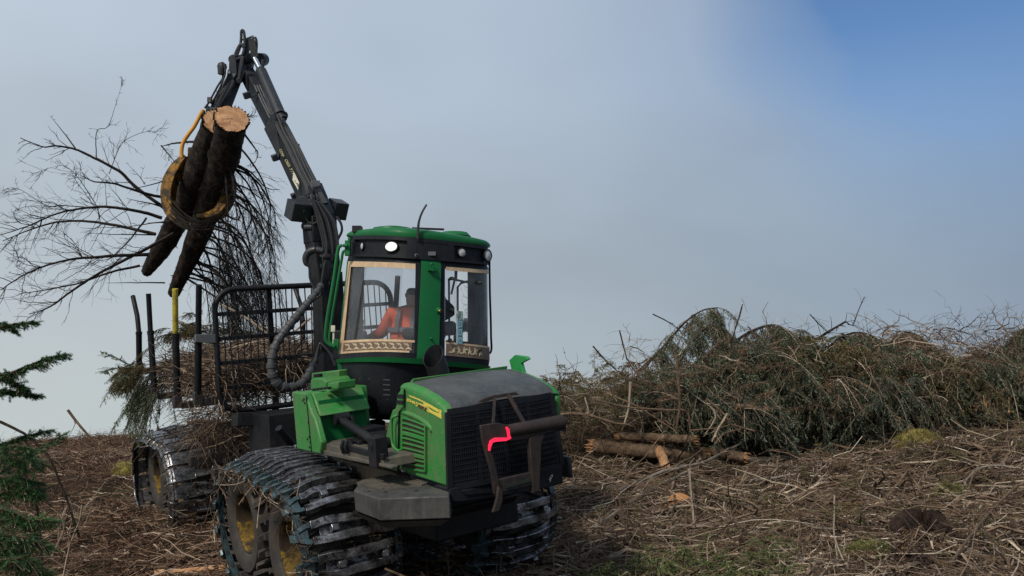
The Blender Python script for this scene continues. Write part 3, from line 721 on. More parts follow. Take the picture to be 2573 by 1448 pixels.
# ---------------- step box at the near front corner
zt_ = A(960, 1215, 1, -.95)[2] - .0
zt_ = A(1128, 1232, 1, hy - .02)[2]
tp = [A(u, v, 2, zt_) for u, v in ((889, 1232), (907, 1207), (994, 1190), (1130, 1236), (1128, 1246), (951, 1253))]
mb = MB(TA); mb.prism([p for p in tp][::-1], (0, 0, -.185)); 
bt = [p - [0, 0, .19] for p in tp]; cen = np.mean(bt, 0)
bt2 = [cen + (p - cen) * [.8, .8, 1] - [0, 0, .07] for p in bt]
k = len(bt); i = np.arange(k); j = (i + 1) % k
mb.add(np.vstack([bt, bt2]), np.stack([i, j, j + k, i + k], 1), [list(range(k, 2 * k))])
obj('step_box', mb, BOXG, FW, bevel=.012)
mb = MB(TA); pt = [A(u, v, 2, zt_ + .012) for u, v in ((897, 1213), (910, 1206), (994, 1189), (1074, 1213), (1060, 1218), (950, 1229))]
mb.prism(pt[::-1], (0, 0, -.02)); 
for ii in range(24):
    for jj in range(12):
        a = ii / 23; b = jj / 11
        p = (pt[0] * (1 - a) + pt[5] * a) * (1 - b) + (pt[2] * (1 - a) + pt[3] * a) * b
        mb.box(p + [0, 0, .002], (.022, .006, .004), np.array(Matrix.Rotation(R_(45 if (ii + jj) % 2 else -45), 3, 'Z')))
obj('step_plate', mb, PLATE, FW)
mb = MB(TA)
for u, v in ((969, 1238), (1046, 1234), (928, 1236)): mb.box(A(u, v + 6, 2, zt_ - .02), (.02, .03, .05))
c = A(1075, 1262, 2, zt_ - .1)
obj('box_latch', mb, INK, FW)
# far side mudguard and mirror bracket
mb = MB(TA)
mb.slab([A(u, v, 1, .66) for u, v in ((1283, 905), (1297, 892), (1325, 896), (1331, 903), (1312, 913), (1318, 935), (1334, 975), (1358, 962), (1350, 985), (1322, 975), (1296, 955), (1288, 925))], .04)
obj('bracket_arm', mb, GREEN_B, FW, bevel=.006)

# ---------------- the cab (levelled: stands upright on the tilted machine)
CD = 10.2; CYAW = R_(38); E1 = np.array([math.sin(CYAW), -math.cos(CYAW)]); E2 = np.array([math.cos(CYAW), math.sin(CYAW)]); SE = 3.1
TT = np.linspace(0, 2 * math.pi, 721)
def supe(t, r, c):
    ct, st = np.cos(t), np.sin(t)
    a = np.sign(ct) * np.abs(ct) ** (2 / SE); b = np.sign(st) * np.abs(st) ** (2 / SE)
    return c + r * (a[..., None] * E1 + b[..., None] * E2)
class Ring:
    def __init__(s, uL, uR, pts):
        c = np.array([(uL + uR) / 2 - 1286.5, 0]) / FPX * CD; c[1] = CD; r = .8; z = 3.0
        for _ in range(12):
            P = supe(TT, r, c); y = P[:, 1] * math.cos(PITCH) + (z - EYE) * math.sin(PITCH); u = 1286.5 + FPX * P[:, 0] / y
            r *= (uR - uL) / (u.max() - u.min()); c[0] += ((uL + uR) / 2 - (u.max() + u.min()) / 2) / FPX * CD
            z = np.mean([W(uu, vv, CD)[2] for uu, vv in pts])
        s.r, s.c = r, c; P = supe(TT, r, c); s.u = 1286.5 + FPX * P[:, 0] / (P[:, 1] * math.cos(PITCH) + (z - EYE) * math.sin(PITCH)); s.P = P
        iL, iR = s.u.argmin(), s.u.argmax(); s.iL, s.iR = iL, iR
        M_, Z_ = [], []
        for uu, vv in pts:
            t = s.t(uu); q = supe(np.array([t]), r, c)[0]; rr = ray(uu, vv); M_.append([1, q[0], q[1]]); Z_.append(EYE + rr[2] / rr[1] * q[1])
        s.pl = np.linalg.lstsq(np.array(M_), np.array(Z_), rcond=None)[0]
    def t(s, u, front=True):
        y = s.P[:, 1] - s.c[1]; cx = s.P[:, 0] - s.c[0]
        # front or back half, divided by the line of sight silhouettes
        pl_, pr_ = s.P[s.iL], s.P[s.iR]; side = (s.P[:, 0] - pl_[0]) * (pr_[1] - pl_[1]) - (s.P[:, 1] - pl_[1]) * (pr_[0] - pl_[0])
        m = side >= -1e-6 if front else side <= 1e-6
        d = np.abs(s.u - u) + np.where(m, 0, 1e6); return TT[d.argmin()]
    def at(s, t, dr=0.0):
        q = supe(np.atleast_1d(t), s.r + dr, s.c); return np.column_stack([q, s.pl[0] + q @ s.pl[1:]])
RG = [Ring(851, 1222, ((855, 912), (1000, 912), (1217, 930))), Ring(847, 1228, ((850, 904), (1048, 902), (1224, 920))),
      Ring(849, 1230, ((855, 890), (1035, 887), (1225, 905))), Ring(872, 1228, ((878, 657), (1043, 663), (1224, 677))),
      Ring(875, 1224, ((880, 645), (1057, 652), (1220, 666))), Ring(881, 1222, ((891, 594), (1037, 597), (1217, 619))), Ring(881, 1221, ((889, 585), (1040, 581), (1214, 608)))]
def lev(s, t, dr=0.0):
    i = min(int(s), len(RG) - 2); f = s - i; return RG[i].at(t, dr) * (1 - f) + RG[i + 1].at(t, dr) * f
def tm(u, front=True, s=2.5):
    a = RG[2].t(u, front); b = RG[3].t(u, front); return (a + (b + (2 * math.pi if b - a < -math.pi else -2 * math.pi if b - a > math.pi else 0))) / 2
def panel(mb, s0, s1, t0, t1, ro, ri, n=14, k=3):
    """closed curved panel between two levels; t0/t1 may be (bottom, top) pairs"""
    t0 = np.broadcast_to(t0, (2,)); t1 = np.broadcast_to(t1, (2,))
    for dr, fl in ((ro, 0), (ri, 1)):
        P = np.array([lev(s, np.linspace(t0[0] + (t0[1] - t0[0]) * f, t1[0] + (t1[1] - t1[0]) * f, n), dr) for f, s in zip(np.linspace(0, 1, k), np.linspace(s0, s1, k))])
        if fl: Pi = P
        else: Po = P
    mb.grid(Po); mb.grid(Pi[:, ::-1])
    for a, b in ((Po[0], Pi[0]), (Po[-1], Pi[-1]), (Po[:, 0], Pi[:, 0]), (Po[:, -1], Pi[:, -1])): mb.grid(np.array([a, b]))
tF = lambda u, s: RG[s].t(u)
def both(u): return (RG[2].t(u), RG[3].t(u))
# direction of t: make sure it runs left to right on the front
tl, tr_, t_mid = tF(900, 2), tF(1200, 2), tF(1050, 2)
two = 2 * math.pi
def unwrap(t, ref): 
    while t - ref > math.pi: t -= two
    while t - ref < -math.pi: t += two
    return t
REF = t_mid
def U(u, s=2, front=True):
    return unwrap(RG[s].t(u, front), REF)
cab = bpy.data.objects.new('cab', None); COL.objects.link(cab); cab.parent = FW; cab.location = Vector(np.array([RG[0].c[0], RG[0].c[1], 2.2]) - rloc(FW))
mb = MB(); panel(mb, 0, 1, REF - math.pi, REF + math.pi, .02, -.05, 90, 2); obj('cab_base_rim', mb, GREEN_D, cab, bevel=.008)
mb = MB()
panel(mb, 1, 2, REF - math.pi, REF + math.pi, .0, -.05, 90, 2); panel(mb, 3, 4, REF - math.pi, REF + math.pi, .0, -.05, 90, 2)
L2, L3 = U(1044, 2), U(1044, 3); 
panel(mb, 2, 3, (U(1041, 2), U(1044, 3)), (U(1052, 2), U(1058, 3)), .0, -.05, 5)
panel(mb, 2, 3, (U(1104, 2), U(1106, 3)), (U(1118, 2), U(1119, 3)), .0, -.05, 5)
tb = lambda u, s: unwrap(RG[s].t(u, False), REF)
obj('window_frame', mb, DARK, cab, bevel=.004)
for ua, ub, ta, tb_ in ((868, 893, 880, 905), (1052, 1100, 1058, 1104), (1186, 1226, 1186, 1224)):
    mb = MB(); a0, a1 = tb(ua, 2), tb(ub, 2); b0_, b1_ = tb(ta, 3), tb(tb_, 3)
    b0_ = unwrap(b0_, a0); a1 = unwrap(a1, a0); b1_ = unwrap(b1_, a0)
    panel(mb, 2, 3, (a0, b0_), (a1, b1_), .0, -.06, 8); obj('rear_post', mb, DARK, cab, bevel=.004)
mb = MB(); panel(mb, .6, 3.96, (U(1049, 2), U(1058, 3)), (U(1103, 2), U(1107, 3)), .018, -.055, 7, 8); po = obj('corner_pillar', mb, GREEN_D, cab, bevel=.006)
mb = MB(); c = lev(2.93, U(1083, 3), .02)[0]; nrm = np.append(c[:2] - RG[3].c, 0); nrm /= np.linalg.norm(nrm); sd_ = np.cross(nrm, [0, 0, 1])
mb.prism([c + sd_ * .045, c - sd_ * .045, c - sd_ * .035 + nrm * .05, c + sd_ * .035 + nrm * .05], (0, 0, .012))
mb.tube([c + sd_ * .012 + nrm * .02 + [0, 0, .01], c + sd_ * .010 + nrm * .03 + [0, 0, .07], c - sd_ * .010 + nrm * .03 + [0, 0, .07], c - sd_ * .012 + nrm * .02 + [0, 0, .01]], .010, 8, smooth=3)
mb.tube([c + nrm * .0 + [0, 0, .02], c + nrm * .05 + [0, 0, .01]], .02, 10)
obj('tie_bracket', mb, GREEN_D, po)
for (u, v, r1, m) in ((1097, 776, .028, GREEN_D), (1079, 850, .012, GREEN_D)):
    mb = MB(); q = W(u, v, CD - .9); f = (v - 890) / (657 - 890); c = lev(2 + f, U(u, 2), .018)[0]
    mb.lathe([(r1 * 1.3, 0), (r1, .02), (r1 * .6, .03), (0, .03)], c, nrm, 20); o = obj('knob', mb, m, po)
    if r1 > .02:
        mb = MB(); mb.lathe([(.019, .028), (.019, .036), (0, .036)], c, nrm, 16); obj('knob_ring', mb, INK, po)
        mb = MB(); mb.lathe([(.010, .034), (.008, .042), (0, .043)], c, nrm, 14); obj('knob_centre', mb, STRIPE, po)
# windows: front-left pane, right pane round the corner, and the rear ones
panes = [((U(853, 2), U(876, 3)), (U(1042, 2), U(1045, 3))), ((U(1117, 2), U(1118, 3)), (U(1229.5, 2) + .5, U(1227.5, 3) + .5))]
def pane(t0, t1, dr=-.012):
    mb = MB(); t0 = np.broadcast_to(t0, (2,)); t1 = np.broadcast_to(t1, (2,))
    mb.grid(np.array([lev(2 + f, np.linspace(t0[0] + (t0[1] - t0[0]) * f, t1[0] + (t1[1] - t1[0]) * f, 40), dr) for f in np.linspace(0, 1, 9)])); return obj('window', mb, GLASS, cab, ang=80)
wins = [pane(*p) for p in panes]
e0 = panes[1][1][0]; pane(e0 + .02, unwrap(tb(1140, 2), e0 + 1)) ; 
e1 = panes[0][0][0]
pane(unwrap(tb(1000, 2), e1 - 1), e1 - .02)
mb = MB(); panel(mb, 2, 3, (U(853, 2) - .10, U(876, 3) - .10), (U(853, 2), U(876, 3)), .006, -.04, 4); obj('door_edge', mb, GREEN_D, cab)
mb = MB(); panel(mb, 2, 3, (panes[1][1][0], panes[1][1][1]), (panes[1][1][0] + .05, panes[1][1][1] + .05), .004, -.04, 4); obj('door_edge', mb, DARK, cab)
# film bands with scrolls
def film(mb, t0, t1, sa, sb, dr, n=30):
    panel(mb, sa, sb, t0, t1, dr + .003, dr, n, 2)
(wa0, wa1), (wb0, wb1) = panes[0]
lerp = lambda a, b, f: a + (b - a) * f
UB = {0: ((853, 1042), (876, 1045)), 1: ((1117, 1229.5), (1118, 1227.5))}
def wt(p, a, f):
    (b0, b1), (c0, c1) = UB[0 if p is panes[0] else 1]; return lerp(U(lerp(b0, b1, a), 2), U(lerp(c0, c1, a), 3), f)      # a across, f up
mb = MB(); film(mb, (wt(panes[0], .0, .94), wt(panes[0], .0, 1)), (wt(panes[0], 1, .94), wt(panes[0], 1, 1)), 2.94, 3, .002); obj('tan_film', mb, TAN, wins[0]); mb = MB()
film(mb, (wt(panes[0], 0, 0), wt(panes[0], 0, .94)), (wt(panes[0], .045, 0), wt(panes[0], .045, .94)), 2, 2.94, .002, 4); obj('tan_film', mb, TAN, wins[0]); mb = MB()
film(mb, (wt(panes[0], .045, .11), wt(panes[0], .045, .13)), (wt(panes[0], 1, .11), wt(panes[0], 1, .13)), 2.115, 2.14, .002); obj('tan_film', mb, TAN, wins[0]); mb = MB()
film(mb, (wt(panes[0], .045, 0), wt(panes[0], .045, .02)), (wt(panes[0], .93, 0), wt(panes[0], .93, .02)), 2.0, 2.02, .002)
obj('tan_film', mb, TAN, wins[0])
mb = MB(); film(mb, wt(panes[0], .046, .05), wt(panes[0], .96, .05), 2.02, 2.115, .001); obj('patterned_film', mb, TAN_D, wins[0])
mb = MB()
def patch(pts, p, dr=.006):
    """flat little shape on the glass given in (across, up) of the pane"""
    q = np.array([lev(2 + f, wt(p, a, f), dr)[0] for a, f in pts]); q2 = np.array([lev(2 + f, wt(p, a, f), dr + .003)[0] for a, f in pts]); k = len(q)
    i = np.arange(k); j = (i + 1) % k; mb.add(np.vstack([q, q2]), [list(range(k))[::-1]], [list(range(k, 2 * k))], np.stack([i, j, j + k, i + k], 1))
for k in range(9):
    a = .08 + k * .098
    patch([(a, .028), (a + .05, .066), (a + .10, .030), (a + .05, .040)], panes[0])
    patch([(a - .02, .105), (a + .02, .075), (a + .045, .105), (a + .02, .098)], panes[0])
    patch([(a + .03, .098), (a + .06, .085), (a + .05, .062), (a + .035, .078)], panes[0])
obj('film_scroll', mb, TAN_L, wins[0])
mb = MB(); p = panes[1]; E_ = .80
film(mb, (wt(p, 0.02, .95), wt(p, 0.02, .99)), (wt(p, 1, .95), wt(p, 1, .99)), 2.95, 2.99, .002); obj('tan_film', mb, TAN, wins[1]); mb = MB(); film(mb, wt(p, 0.02, .14), wt(p, 1, .14), 2.13, 2.15, .002); obj('tan_film', mb, TAN, wins[1])
mb = MB(); film(mb, wt(p, .03, .06), wt(p, 1, .06), 2.0, 2.13, .001); obj('patterned_film', mb, TAN_D, wins[1])
mb = MB()
def curl(a0, f0, sa, sf, w0, turns=1.3, flip=1):
    k = 16; pts = []
    th = np.linspace(0, turns * math.pi, k); r = np.linspace(1, .35, k)
    o_ = [(a0 + sa * r[i] * math.cos(flip * th[i]), f0 + sf * r[i] * math.sin(flip * th[i])) for i in range(k)]
    w = np.sin(np.linspace(.15, math.pi, k)) * w0
    for i in range(k - 1):
        (a, b), (c, d) = o_[i], o_[i + 1]
        patch([(a, b - w[i]), (c, d - w[i + 1]), (c, d + w[i + 1]), (a, b + w[i])], p)
for k in range(6):
    curl(.12 + k * .12, .065, .055, .032, .010, 1.4, 1 if k % 2 else -1)
    a = .16 + k * .12; patch([(a, .03), (a + .03, .115), (a + .07, .03), (a + .03, .05)], p)
obj('film_scroll', mb, TAN_L, wins[1])
# lock plate on the right pane, wiper knobs, escape stickers
mb = MB(); p = panes[1]
patch([(0, .38), (0, .66), (.03, .63), (.18, .565), (.2, .54), (.2, .46), (.18, .44), (.03, .39)], p, .004)
obj('lock_plate', mb, DARK, wins[1])
mb = MB()
for a, f in ((.12, .86), (.77, .84), (.13, .51), (.09, .17), (.75, .10)):
    c = lev(2 + f, wt(p, a, f), .005)[0]; n_ = np.append(c[:2] - RG[2].c, 0); n_ /= np.linalg.norm(n_); mb.cyl(c, c + n_ * .035, .020, 12); mb.box(c + n_ * .03, (.03, .012, .03))
obj('glass_knob', mb, INK, wins[1])
for k in range(4):
    f0 = .50 - k * .092
    mb = MB(); patch([(.265, f0 - .085), (.265, f0 + .005), (.395, f0 + .005), (.395, f0 - .085)], p, .006); st = obj('escape_sticker', mb, PALE if k else CREAM, wins[1])
    mb = MB()
    x0, x1, y0, y1 = .270, .390, f0 - .082, f0 + .002; t_ = .010
    for q in (((x0, y0), (x0, y1), (x0 + t_, y1), (x0 + t_, y0)), ((x1 - t_, y0), (x1 - t_, y1), (x1, y1), (x1, y0)), ((x0, y1 - .004), (x0, y1), (x1, y1), (x1, y1 - .004)), ((x0, y0), (x0, y0 + .004), (x1, y0 + .004), (x1, y0))):
        patch(q, p, .010)
    cx = (x0 + x1) / 2; cy_ = (y0 + y1) / 2
    if k == 0:
        patch([(cx - 0.011, y1 - .012), (cx, y1 - .006), (cx + 0.011, y1 - .012), (cx, y1 - .020)], p, .010)
        patch([(cx - 0.008, y1 - .022), (cx + 0.015, y1 - .024), (cx + 0.008, cy_ - .01), (cx - 0.011, cy_ - .01)], p, .010)
        patch([(cx - 0.011, cy_ - .008), (cx + 0.004, cy_ - .008), (cx - 0.019, y0 + .008), (cx - 0.034, y0 + .010)], p, .010)
        patch([(cx, cy_ - .008), (cx + 0.011, cy_ - .008), (cx + 0.034, y0 + .012), (cx + 0.023, y0 + .008)], p, .010)
        patch([(cx + 0.008, cy_ + .02), (cx + 0.038, cy_ + .012), (cx + 0.038, cy_ + .006), (cx + 0.008, cy_ + .012)], p, .010)
        patch([(cx - 0.004, cy_ + .02), (cx - 0.034, cy_ + .010), (cx - 0.034, cy_ + .004), (cx - 0.004, cy_ + .012)], p, .010)
    else:
        patch([(cx - 0.027, cy_ - .004), (cx - 0.008, cy_ + .018), (cx + 0.023, cy_ + .010), (cx + 0.004, cy_ + .004)], p, .010)
        patch([(cx - 0.023, cy_ - .02), (cx + 0.027, cy_ - .014), (cx + 0.023, cy_ - .008), (cx - 0.023, cy_ - .014)], p, .010)
    obj('pictogram', mb, TEAL, st)
# lamp band and lamps
mb = MB(); panel(mb, 4, 5, REF - math.pi, REF + math.pi, .0, -.08, 90, 2)
for a, b in ((889, 893), (1022, 1046), (1124, 1136), (1213, 1219)):
    panel(mb, 4, 5, U(a, 4), U(b, 4), .035, -.0, 4, 2)
panel(mb, 4.0, 4.12, U(889, 4), U(1219, 4), .035, -.0, 40, 2); panel(mb, 4.82, 5, U(889, 4), U(1219, 4), .035, 0, 40, 2)
panel(mb, 4, 5, U(1040, 4), U(1130, 4), .03, 0, 16, 2)
obj('lamp_band', mb, DARK, cab, bevel=.004)
def lamp(u, v, r, m, asp=1.0, out_=.0):
    f = np.clip((v - 650) / (595 - 650), .2, .9); f = .5
    c = lev(4 + f, U(u, 4), .01 + out_)[0]; c[2] += 0; n_ = np.append(c[:2] - RG[4].c, 0); n_ /= np.linalg.norm(n_)
    n_ = n_ * .6 + np.append(np.array([0.1, -1]), 0) * .4 if abs(u - 1000) > 150 else n_; n_ /= np.linalg.norm(n_)
    mb = MB(); mb.lathe([(r * .8, -.05), (r * 1.15, -.03), (r * 1.2, .01), (r * 1.05, .02), (r * .98, .012)], c, n_, 28)
    q = np.vstack(mb.V); ax = np.cross(n_, [0, 0, 1]); ax /= np.linalg.norm(ax); d = (q - c) @ ax; mb.V = [q + np.outer(d * (asp - 1), ax)]
    o = obj('work_lamp', mb, BLACK, cab)
    mb = MB(); mb.lathe([(r, .008), (r * .7, .018), (0, .022)], c, n_, 28); q = np.vstack(mb.V); d = (q - c) @ ax; mb.V = [q + np.outer(d * (asp - 1), ax)]
    obj('lens', mb, m, o)
lamp(911, 628, .040, LENS, .8); lamp(984, 622, .050, LIT, 1.35, .01); lamp(1157, 640, .046, LENS, 1.0, .01); lamp(1216, 652, .062, LENS, .9, .03)
mb = MB(); c = lev(4.15, U(1046, 4), .04)[0]; mb.lathe([(.012, 0), (.02, .006), (.012, .012)], c, nrm, 16); mb.box(lev(4.3, U(1084, 4), .03)[0], (.08, .05, .04)); obj('lock', mb, GREY, cab)
# roof
mb = MB(); t = np.linspace(0, two, 91)
prof_ = [(5, .0, 0), (5, .035, .0), (5.5, .045, 0), (6, .035, 0), (6, .015, .018), (6, -.05, .032), (6, -.2, .055), (6, -.45, .075), (6, -.70, .08), (6, -.83, .08)]
mb.grid(np.array([lev(s, t, dr) + [0, 0, dz] for s, dr, dz in prof_]))
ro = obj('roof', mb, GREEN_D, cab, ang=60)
cz = RG[6].at(0)[0]; cc = np.append(RG[6].c, RG[6].pl[0] + RG[6].c @ RG[6].pl[1:])
mb = MB(); mb.lathe([(.24, 0), (.22, .05), (.12, .07), (0, .075)], cc + [-.28, -.12, .05], (0, 0, 1), 36); obj('roof_bulge', mb, GREEN_D, ro); mb = MB(); mb.lathe([(.19, 0), (.15, .045), (0, .06)], cc + [.42, -.05, .02], (0, 0, 1), 30); obj('roof_bulge', mb, GREEN_D, ro)
mb = MB(); a = cc + [-.02, -.45, .055]; mb.strip([a, a + [.35, .02, -.01]], (0, 1, 0), .03, .02); mb.box(W(898, 577, CD - .2), (.10, .12, .07)); mb.box(cc + [-.45, -.2, .09], (.05, .05, .03)); obj('roof_fitting', mb, BLACK, ro)
mb = MB(); mb.tube([W(u, v, CD - .75) for u, v in ((1050, 600), (1051, 570), (1054, 552), (1061, 533), (1072, 514))], [.016, .014, .012, .011, .010], 8, smooth=4); obj('aerial', mb, RUBBER, ro)
# dark lower body under the rim
low = [Ring(852, 1215, ((856, 914), (1000, 914), (1205, 930))), Ring(858, 1190, ((862, 950), (1000, 956), (1180, 962))), Ring(864, 1175, ((868, 1000), (1000, 1006), (1160, 1010))), Ring(872, 1160, ((880, 1034), (960, 1040), (1120, 1046))), Ring(900, 1130, ((920, 1052), (980, 1056), (1100, 1058)))]
mb = MB(); mb.grid(np.array([r.at(t) for r in low]))
obj('cab_underbody', mb, DARK, cab, ang=60)
mb = MB()
for uu in (929, 974, 905):
    for rr_, vv in ((low[1], 0), (low[2], 1)):
        c = rr_.at(rr_.t(uu), .002)[0]; mb.lathe([(.007, 0), (.005, .004), (0, .005)], c, (E1[0], E1[1], 0), 8)
for k in range(4):
    f = k / 4; c0 = low[1].at(low[1].t(963), .003)[0] * (1 - f) + low[2].at(low[2].t(963), .003)[0] * f; c1 = low[1].at(low[1].t(980), .003)[0] * (1 - f) + low[2].at(low[2].t(980), .003)[0] * f
    mb.strip([c0, c1], (0, 0, 1), .006, .004)
obj('underbody_screw', mb, GREY, cab)
mb = MB(); mb.strip([low[0].at(low[0].t(856), .01)[0], low[1].at(low[1].t(861), .012)[0], low[2].at(low[2].t(868), .012)[0], low[3].at(low[3].t(882), .01)[0]], (1, 0, 0), .05, .03); obj('underbody_edge', mb, GREEN_D, cab)
# handrails beside the door and on the far side
def rail(name, pts, d, r, m, par=cab):
    mb = MB(); mb.tube([W(u, v, d) for u, v in pts], r, 10, smooth=5); return obj(name, mb, m, par)
rail('handrail', ((873, 618), (856, 618), (849, 630), (842, 680), (836, 720), (824, 790), (818, 840), (820, 858), (830, 867), (842, 871)), 9.9, .020, GREEN_D)
rail('handrail', ((872, 628), (862, 634), (858, 655), (852, 690), (844, 740), (834, 800), (828, 850), (834, 866)), 10.2, .016, GREEN_D)
mb = MB(); mb.box(W(874, 624, 9.95), (.06, .06, .17)); mb.box(W(845, 866, 9.95), (.06, .06, .12)); mb.box(W(878, 603, 9.95), (.03, .05, .05)); obj('rail_bracket', mb, GREEN_D, cab, bevel=.006)
mb = MB(); mb.box(W(837, 826, 10.05), (.045, .03, .07)); mb.box(W(838, 848, 10.05), (.018, .02, .14)); obj('warning_tag', mb, CREAM, cab)
rail('handrail', ((1220, 652), (1229, 655), (1230, 672), (1231, 740), (1233, 800), (1234, 850), (1235, 872), (1233, 885), (1226, 890)), 10.6, .013, DARK)
# inside: seat, console, frame bars seen through the right pane
mb = MB(); ic = np.array([-1.05, 10.2]); zf = 2.32
mb.lathe([(.74, 0), (.74, .03), (0, .03)], (ic[0] - .06, ic[1], zf - .04), (0, 0, 1), 40); obj('cab_floor', mb, DARK, cab)
mb = MB(); mb.box((ic[0] + .05, ic[1] + .0, zf + .26), (.46, .46, .12)); mb.box((ic[0] + .05, ic[1], zf + .1), (.2, .2, .22)); mb.box((ic[0] + .30, ic[1] - .12, zf + .32), (.10, .36, .16), np.array(Matrix.Rotation(R_(35), 3, 'Z'))); obj('driver_seat', mb, SEAT, cab, bevel=.04)
mb = MB(); mb.box(W(880, 868, CD + .1), (.34, .30, .34)); mb.tube([W(884, 880, CD), W(880, 860, CD)], .02); mb.box(W(866, 858, CD + .3), (.14, .2, .25)); obj('console', mb, DARK, cab, bevel=.03)
mb = MB()
for pts in (((1128, 700), (1129, 860)), ((1128, 700), (1185, 712)), ((1150, 800), (1150, 722), (1158, 712), (1186, 704)), ((1150, 670), (1134, 740)), ((1120, 858), (1185, 862))):
    mb.tube([W(u, v, CD + .45) for u, v in pts], .013, 8)
obj('window_guard_bar', mb, BLACK, cab)
# ---------------- rear frame, gate, stakes
mb = MB(TB)
mb.box((1.2, 0, 1.02), (5.6, .36, .36)); mb.box((3.6, 0, .95), (1.2, .7, .5)); mb.box((0, 0, .75), (.3, 1.9, .26))
for x in (3.0, 1.75, .55, -.8): mb.box((x, 0, 1.28), (.14, 2.7, .16))
obj('rear_frame', mb, STEEL_D, FW, bevel=.015)
mb = MB(); mb.tube([W(u, v, 10.9 + k * .1) for k, (u, v) in enumerate(((700, 1075), (720, 1100), (735, 1118), (760, 1120)))], .05, 10, smooth=3)
mb.box(W(715, 1085, 12.0), (.9, .7, .55), np.array(r3(33, 0, 5))); mb.box(W(690, 1052, 12.3), (1.1, .3, .18), np.array(r3(-57, 0, 5)))
mb.tube([W(u, v, 11.8) for u, v in ((680, 1040), (690, 1070), (705, 1085), (735, 1092), (748, 1090))], .02, 8, smooth=3)
obj('centre_joint', mb, BLACK, FW, bevel=.02)
GX = 3.0
def Gt(u, v): return B(u, v, 0, GX)
gate_l = [Gt(u, v) for u, v in ((541, 800), (542, 775), (549, 752), (566, 738), (595, 731), (700, 721), (790, 712))]
zl = Gt(541, 800); 
ytop = np.array([gate_l[-1], gate_l[-2]])
cy0 = (zl[1] + Gt(982, 760)[1]) / 2; hw = (Gt(982, 760)[1] - zl[1]) / 2
ztop_ = float(np.mean([p[2] for p in gate_l[4:]])); zbot_ = Gt(600, 1032)[2]
r_c = .28
def gate_outline():
    o = []
    for cx_, cz_, a0, a1 in ((cy0 + hw - r_c, ztop_ - r_c, 0, 90), (cy0 - hw + r_c, ztop_ - r_c, 90, 180), (cy0 - hw + r_c, zbot_ + r_c, 180, 270), (cy0 + hw - r_c, zbot_ + r_c, 270, 360)):
        for a in np.linspace(R_(a0), R_(a1), 8): o.append((GX, cx_ + r_c * math.cos(a), cz_ + r_c * math.sin(a)))
    return np.array(o + [o[0]])
go_ = gate_outline()
gate = bpy.data.objects.new('load_gate', None); COL.objects.link(gate); gate.parent = FW; gate.location = Vector(tow(TB, (GX, 0, zbot_))[0] - rloc(FW))
mb = MB(TB); mb.tube(go_, .040, 10); obj('gate_frame', mb, BLACK, gate)
for f in np.linspace(0, 1, 6)[1:-1]:
    mb = MB(TB); z = zbot_ + (ztop_ - zbot_) * f; mb.strip([(GX, cy0 - hw, z), (GX, cy0 + hw, z)], (0, 0, 1), .055, .04); obj('gate_rail', mb, BLACK, gate, bevel=.005)
for k, f in enumerate(np.linspace(0, 1, 30)[1:-1]):
    mb = MB(TB); y = cy0 - hw + 2 * hw * f; zs = np.linspace(zbot_ + .01, ztop_ - .01, 11)
    e = min(f, 1 - f) * 2 * hw
    if e < r_c: dz = r_c - math.sqrt(max(0, r_c ** 2 - (r_c - e) ** 2)); zs = np.linspace(zbot_ + dz, ztop_ - dz, 11)
    ph = rng.uniform(0, 6); am = rng.uniform(.004, .022)
    mb.tube([(GX + .02, y + am * math.sin(ph + z * 3.1), z) for z in zs], .0095, 6); obj('gate_bar', mb, BLACK, gate)
for f in (.30, .71):
    mb = MB(TB); y = cy0 - hw + 2 * hw * f; mb.strip([(GX - .05, y, zbot_ - .1), (GX - .05, y - .02, ztop_ + (.18 if f > .5 else 0))], (0, 1, 0), .07, .06); obj('gate_post', mb, BLACK, gate, bevel=.005)
mb = MB(TB); a = Gt(545, 1020); mb.tube([Gt(u, v) for u, v in ((560, 1026), (620, 1030), (660, 1035), (695, 1052), (712, 1078), (740, 1095))], .035, 10, smooth=4); obj('gate_brace', mb, BLACK, gate)
mb = MB(TB); q = [Gt(u, v) for u, v in ((493, 841), (541, 840), (541, 808), (545, 800), (550, 870), (541, 866), (493, 858))]
mb.slab([Gt(u, v) for u, v in ((490, 841), (540, 840), (540, 862), (490, 860))], .07); mb.slab([Gt(u, v) for u, v in ((528, 840), (541, 810), (545, 885), (533, 862))], .02); obj('gate_bracket', mb, GREY, gate, bevel=.005)
SY = -1.42
def stake(pts, r0, m_list, name='stake'):
    """pts: pixel path on the side plane; one straight or kinked post with a sleeve"""
    P = [B(u, v, 1, SY) for u, v in pts]; return P
def mk_stake(pix, yflip=False, ymat=None, cut=None, rr=.048):
    P = np.array([B(u, v, 1, SY) for u, v in pix])
    if yflip: P = P * [1, -1, 1] + [0, .1, 0]
    so = bpy.data.objects.new('stake', None); COL.objects.link(so); so.parent = FW; so.location = Vector(tow(TB, P[-1])[0] - rloc(FW))
    up = [P[0]]; lo_ = []
    up = P[:cut + 1]; lo_ = P[cut:]
    mb = MB(TB); mb.tube(up, rr * .82, 14); obj('stake_extension', mb, ymat or BLACK, so)
    mb = MB(TB); mb.tube(lo_, rr, 14); mb.tube([lo_[0] - (lo_[-1] - lo_[0]) * .005, lo_[0] + (lo_[-1] - lo_[0]) * .06], rr * 1.1, 14); obj('stake_sleeve', mb, BLACK, so)
    mb = MB(TB); b = lo_[-1]; s = 1 if not yflip else -1; mb.box(b + [0, s * .3, -.06], (.10, .5, .10)); mb.box(b, (.12, .12, .18)); obj('stake_foot', mb, STEEL_D, so, bevel=.01)
    return so
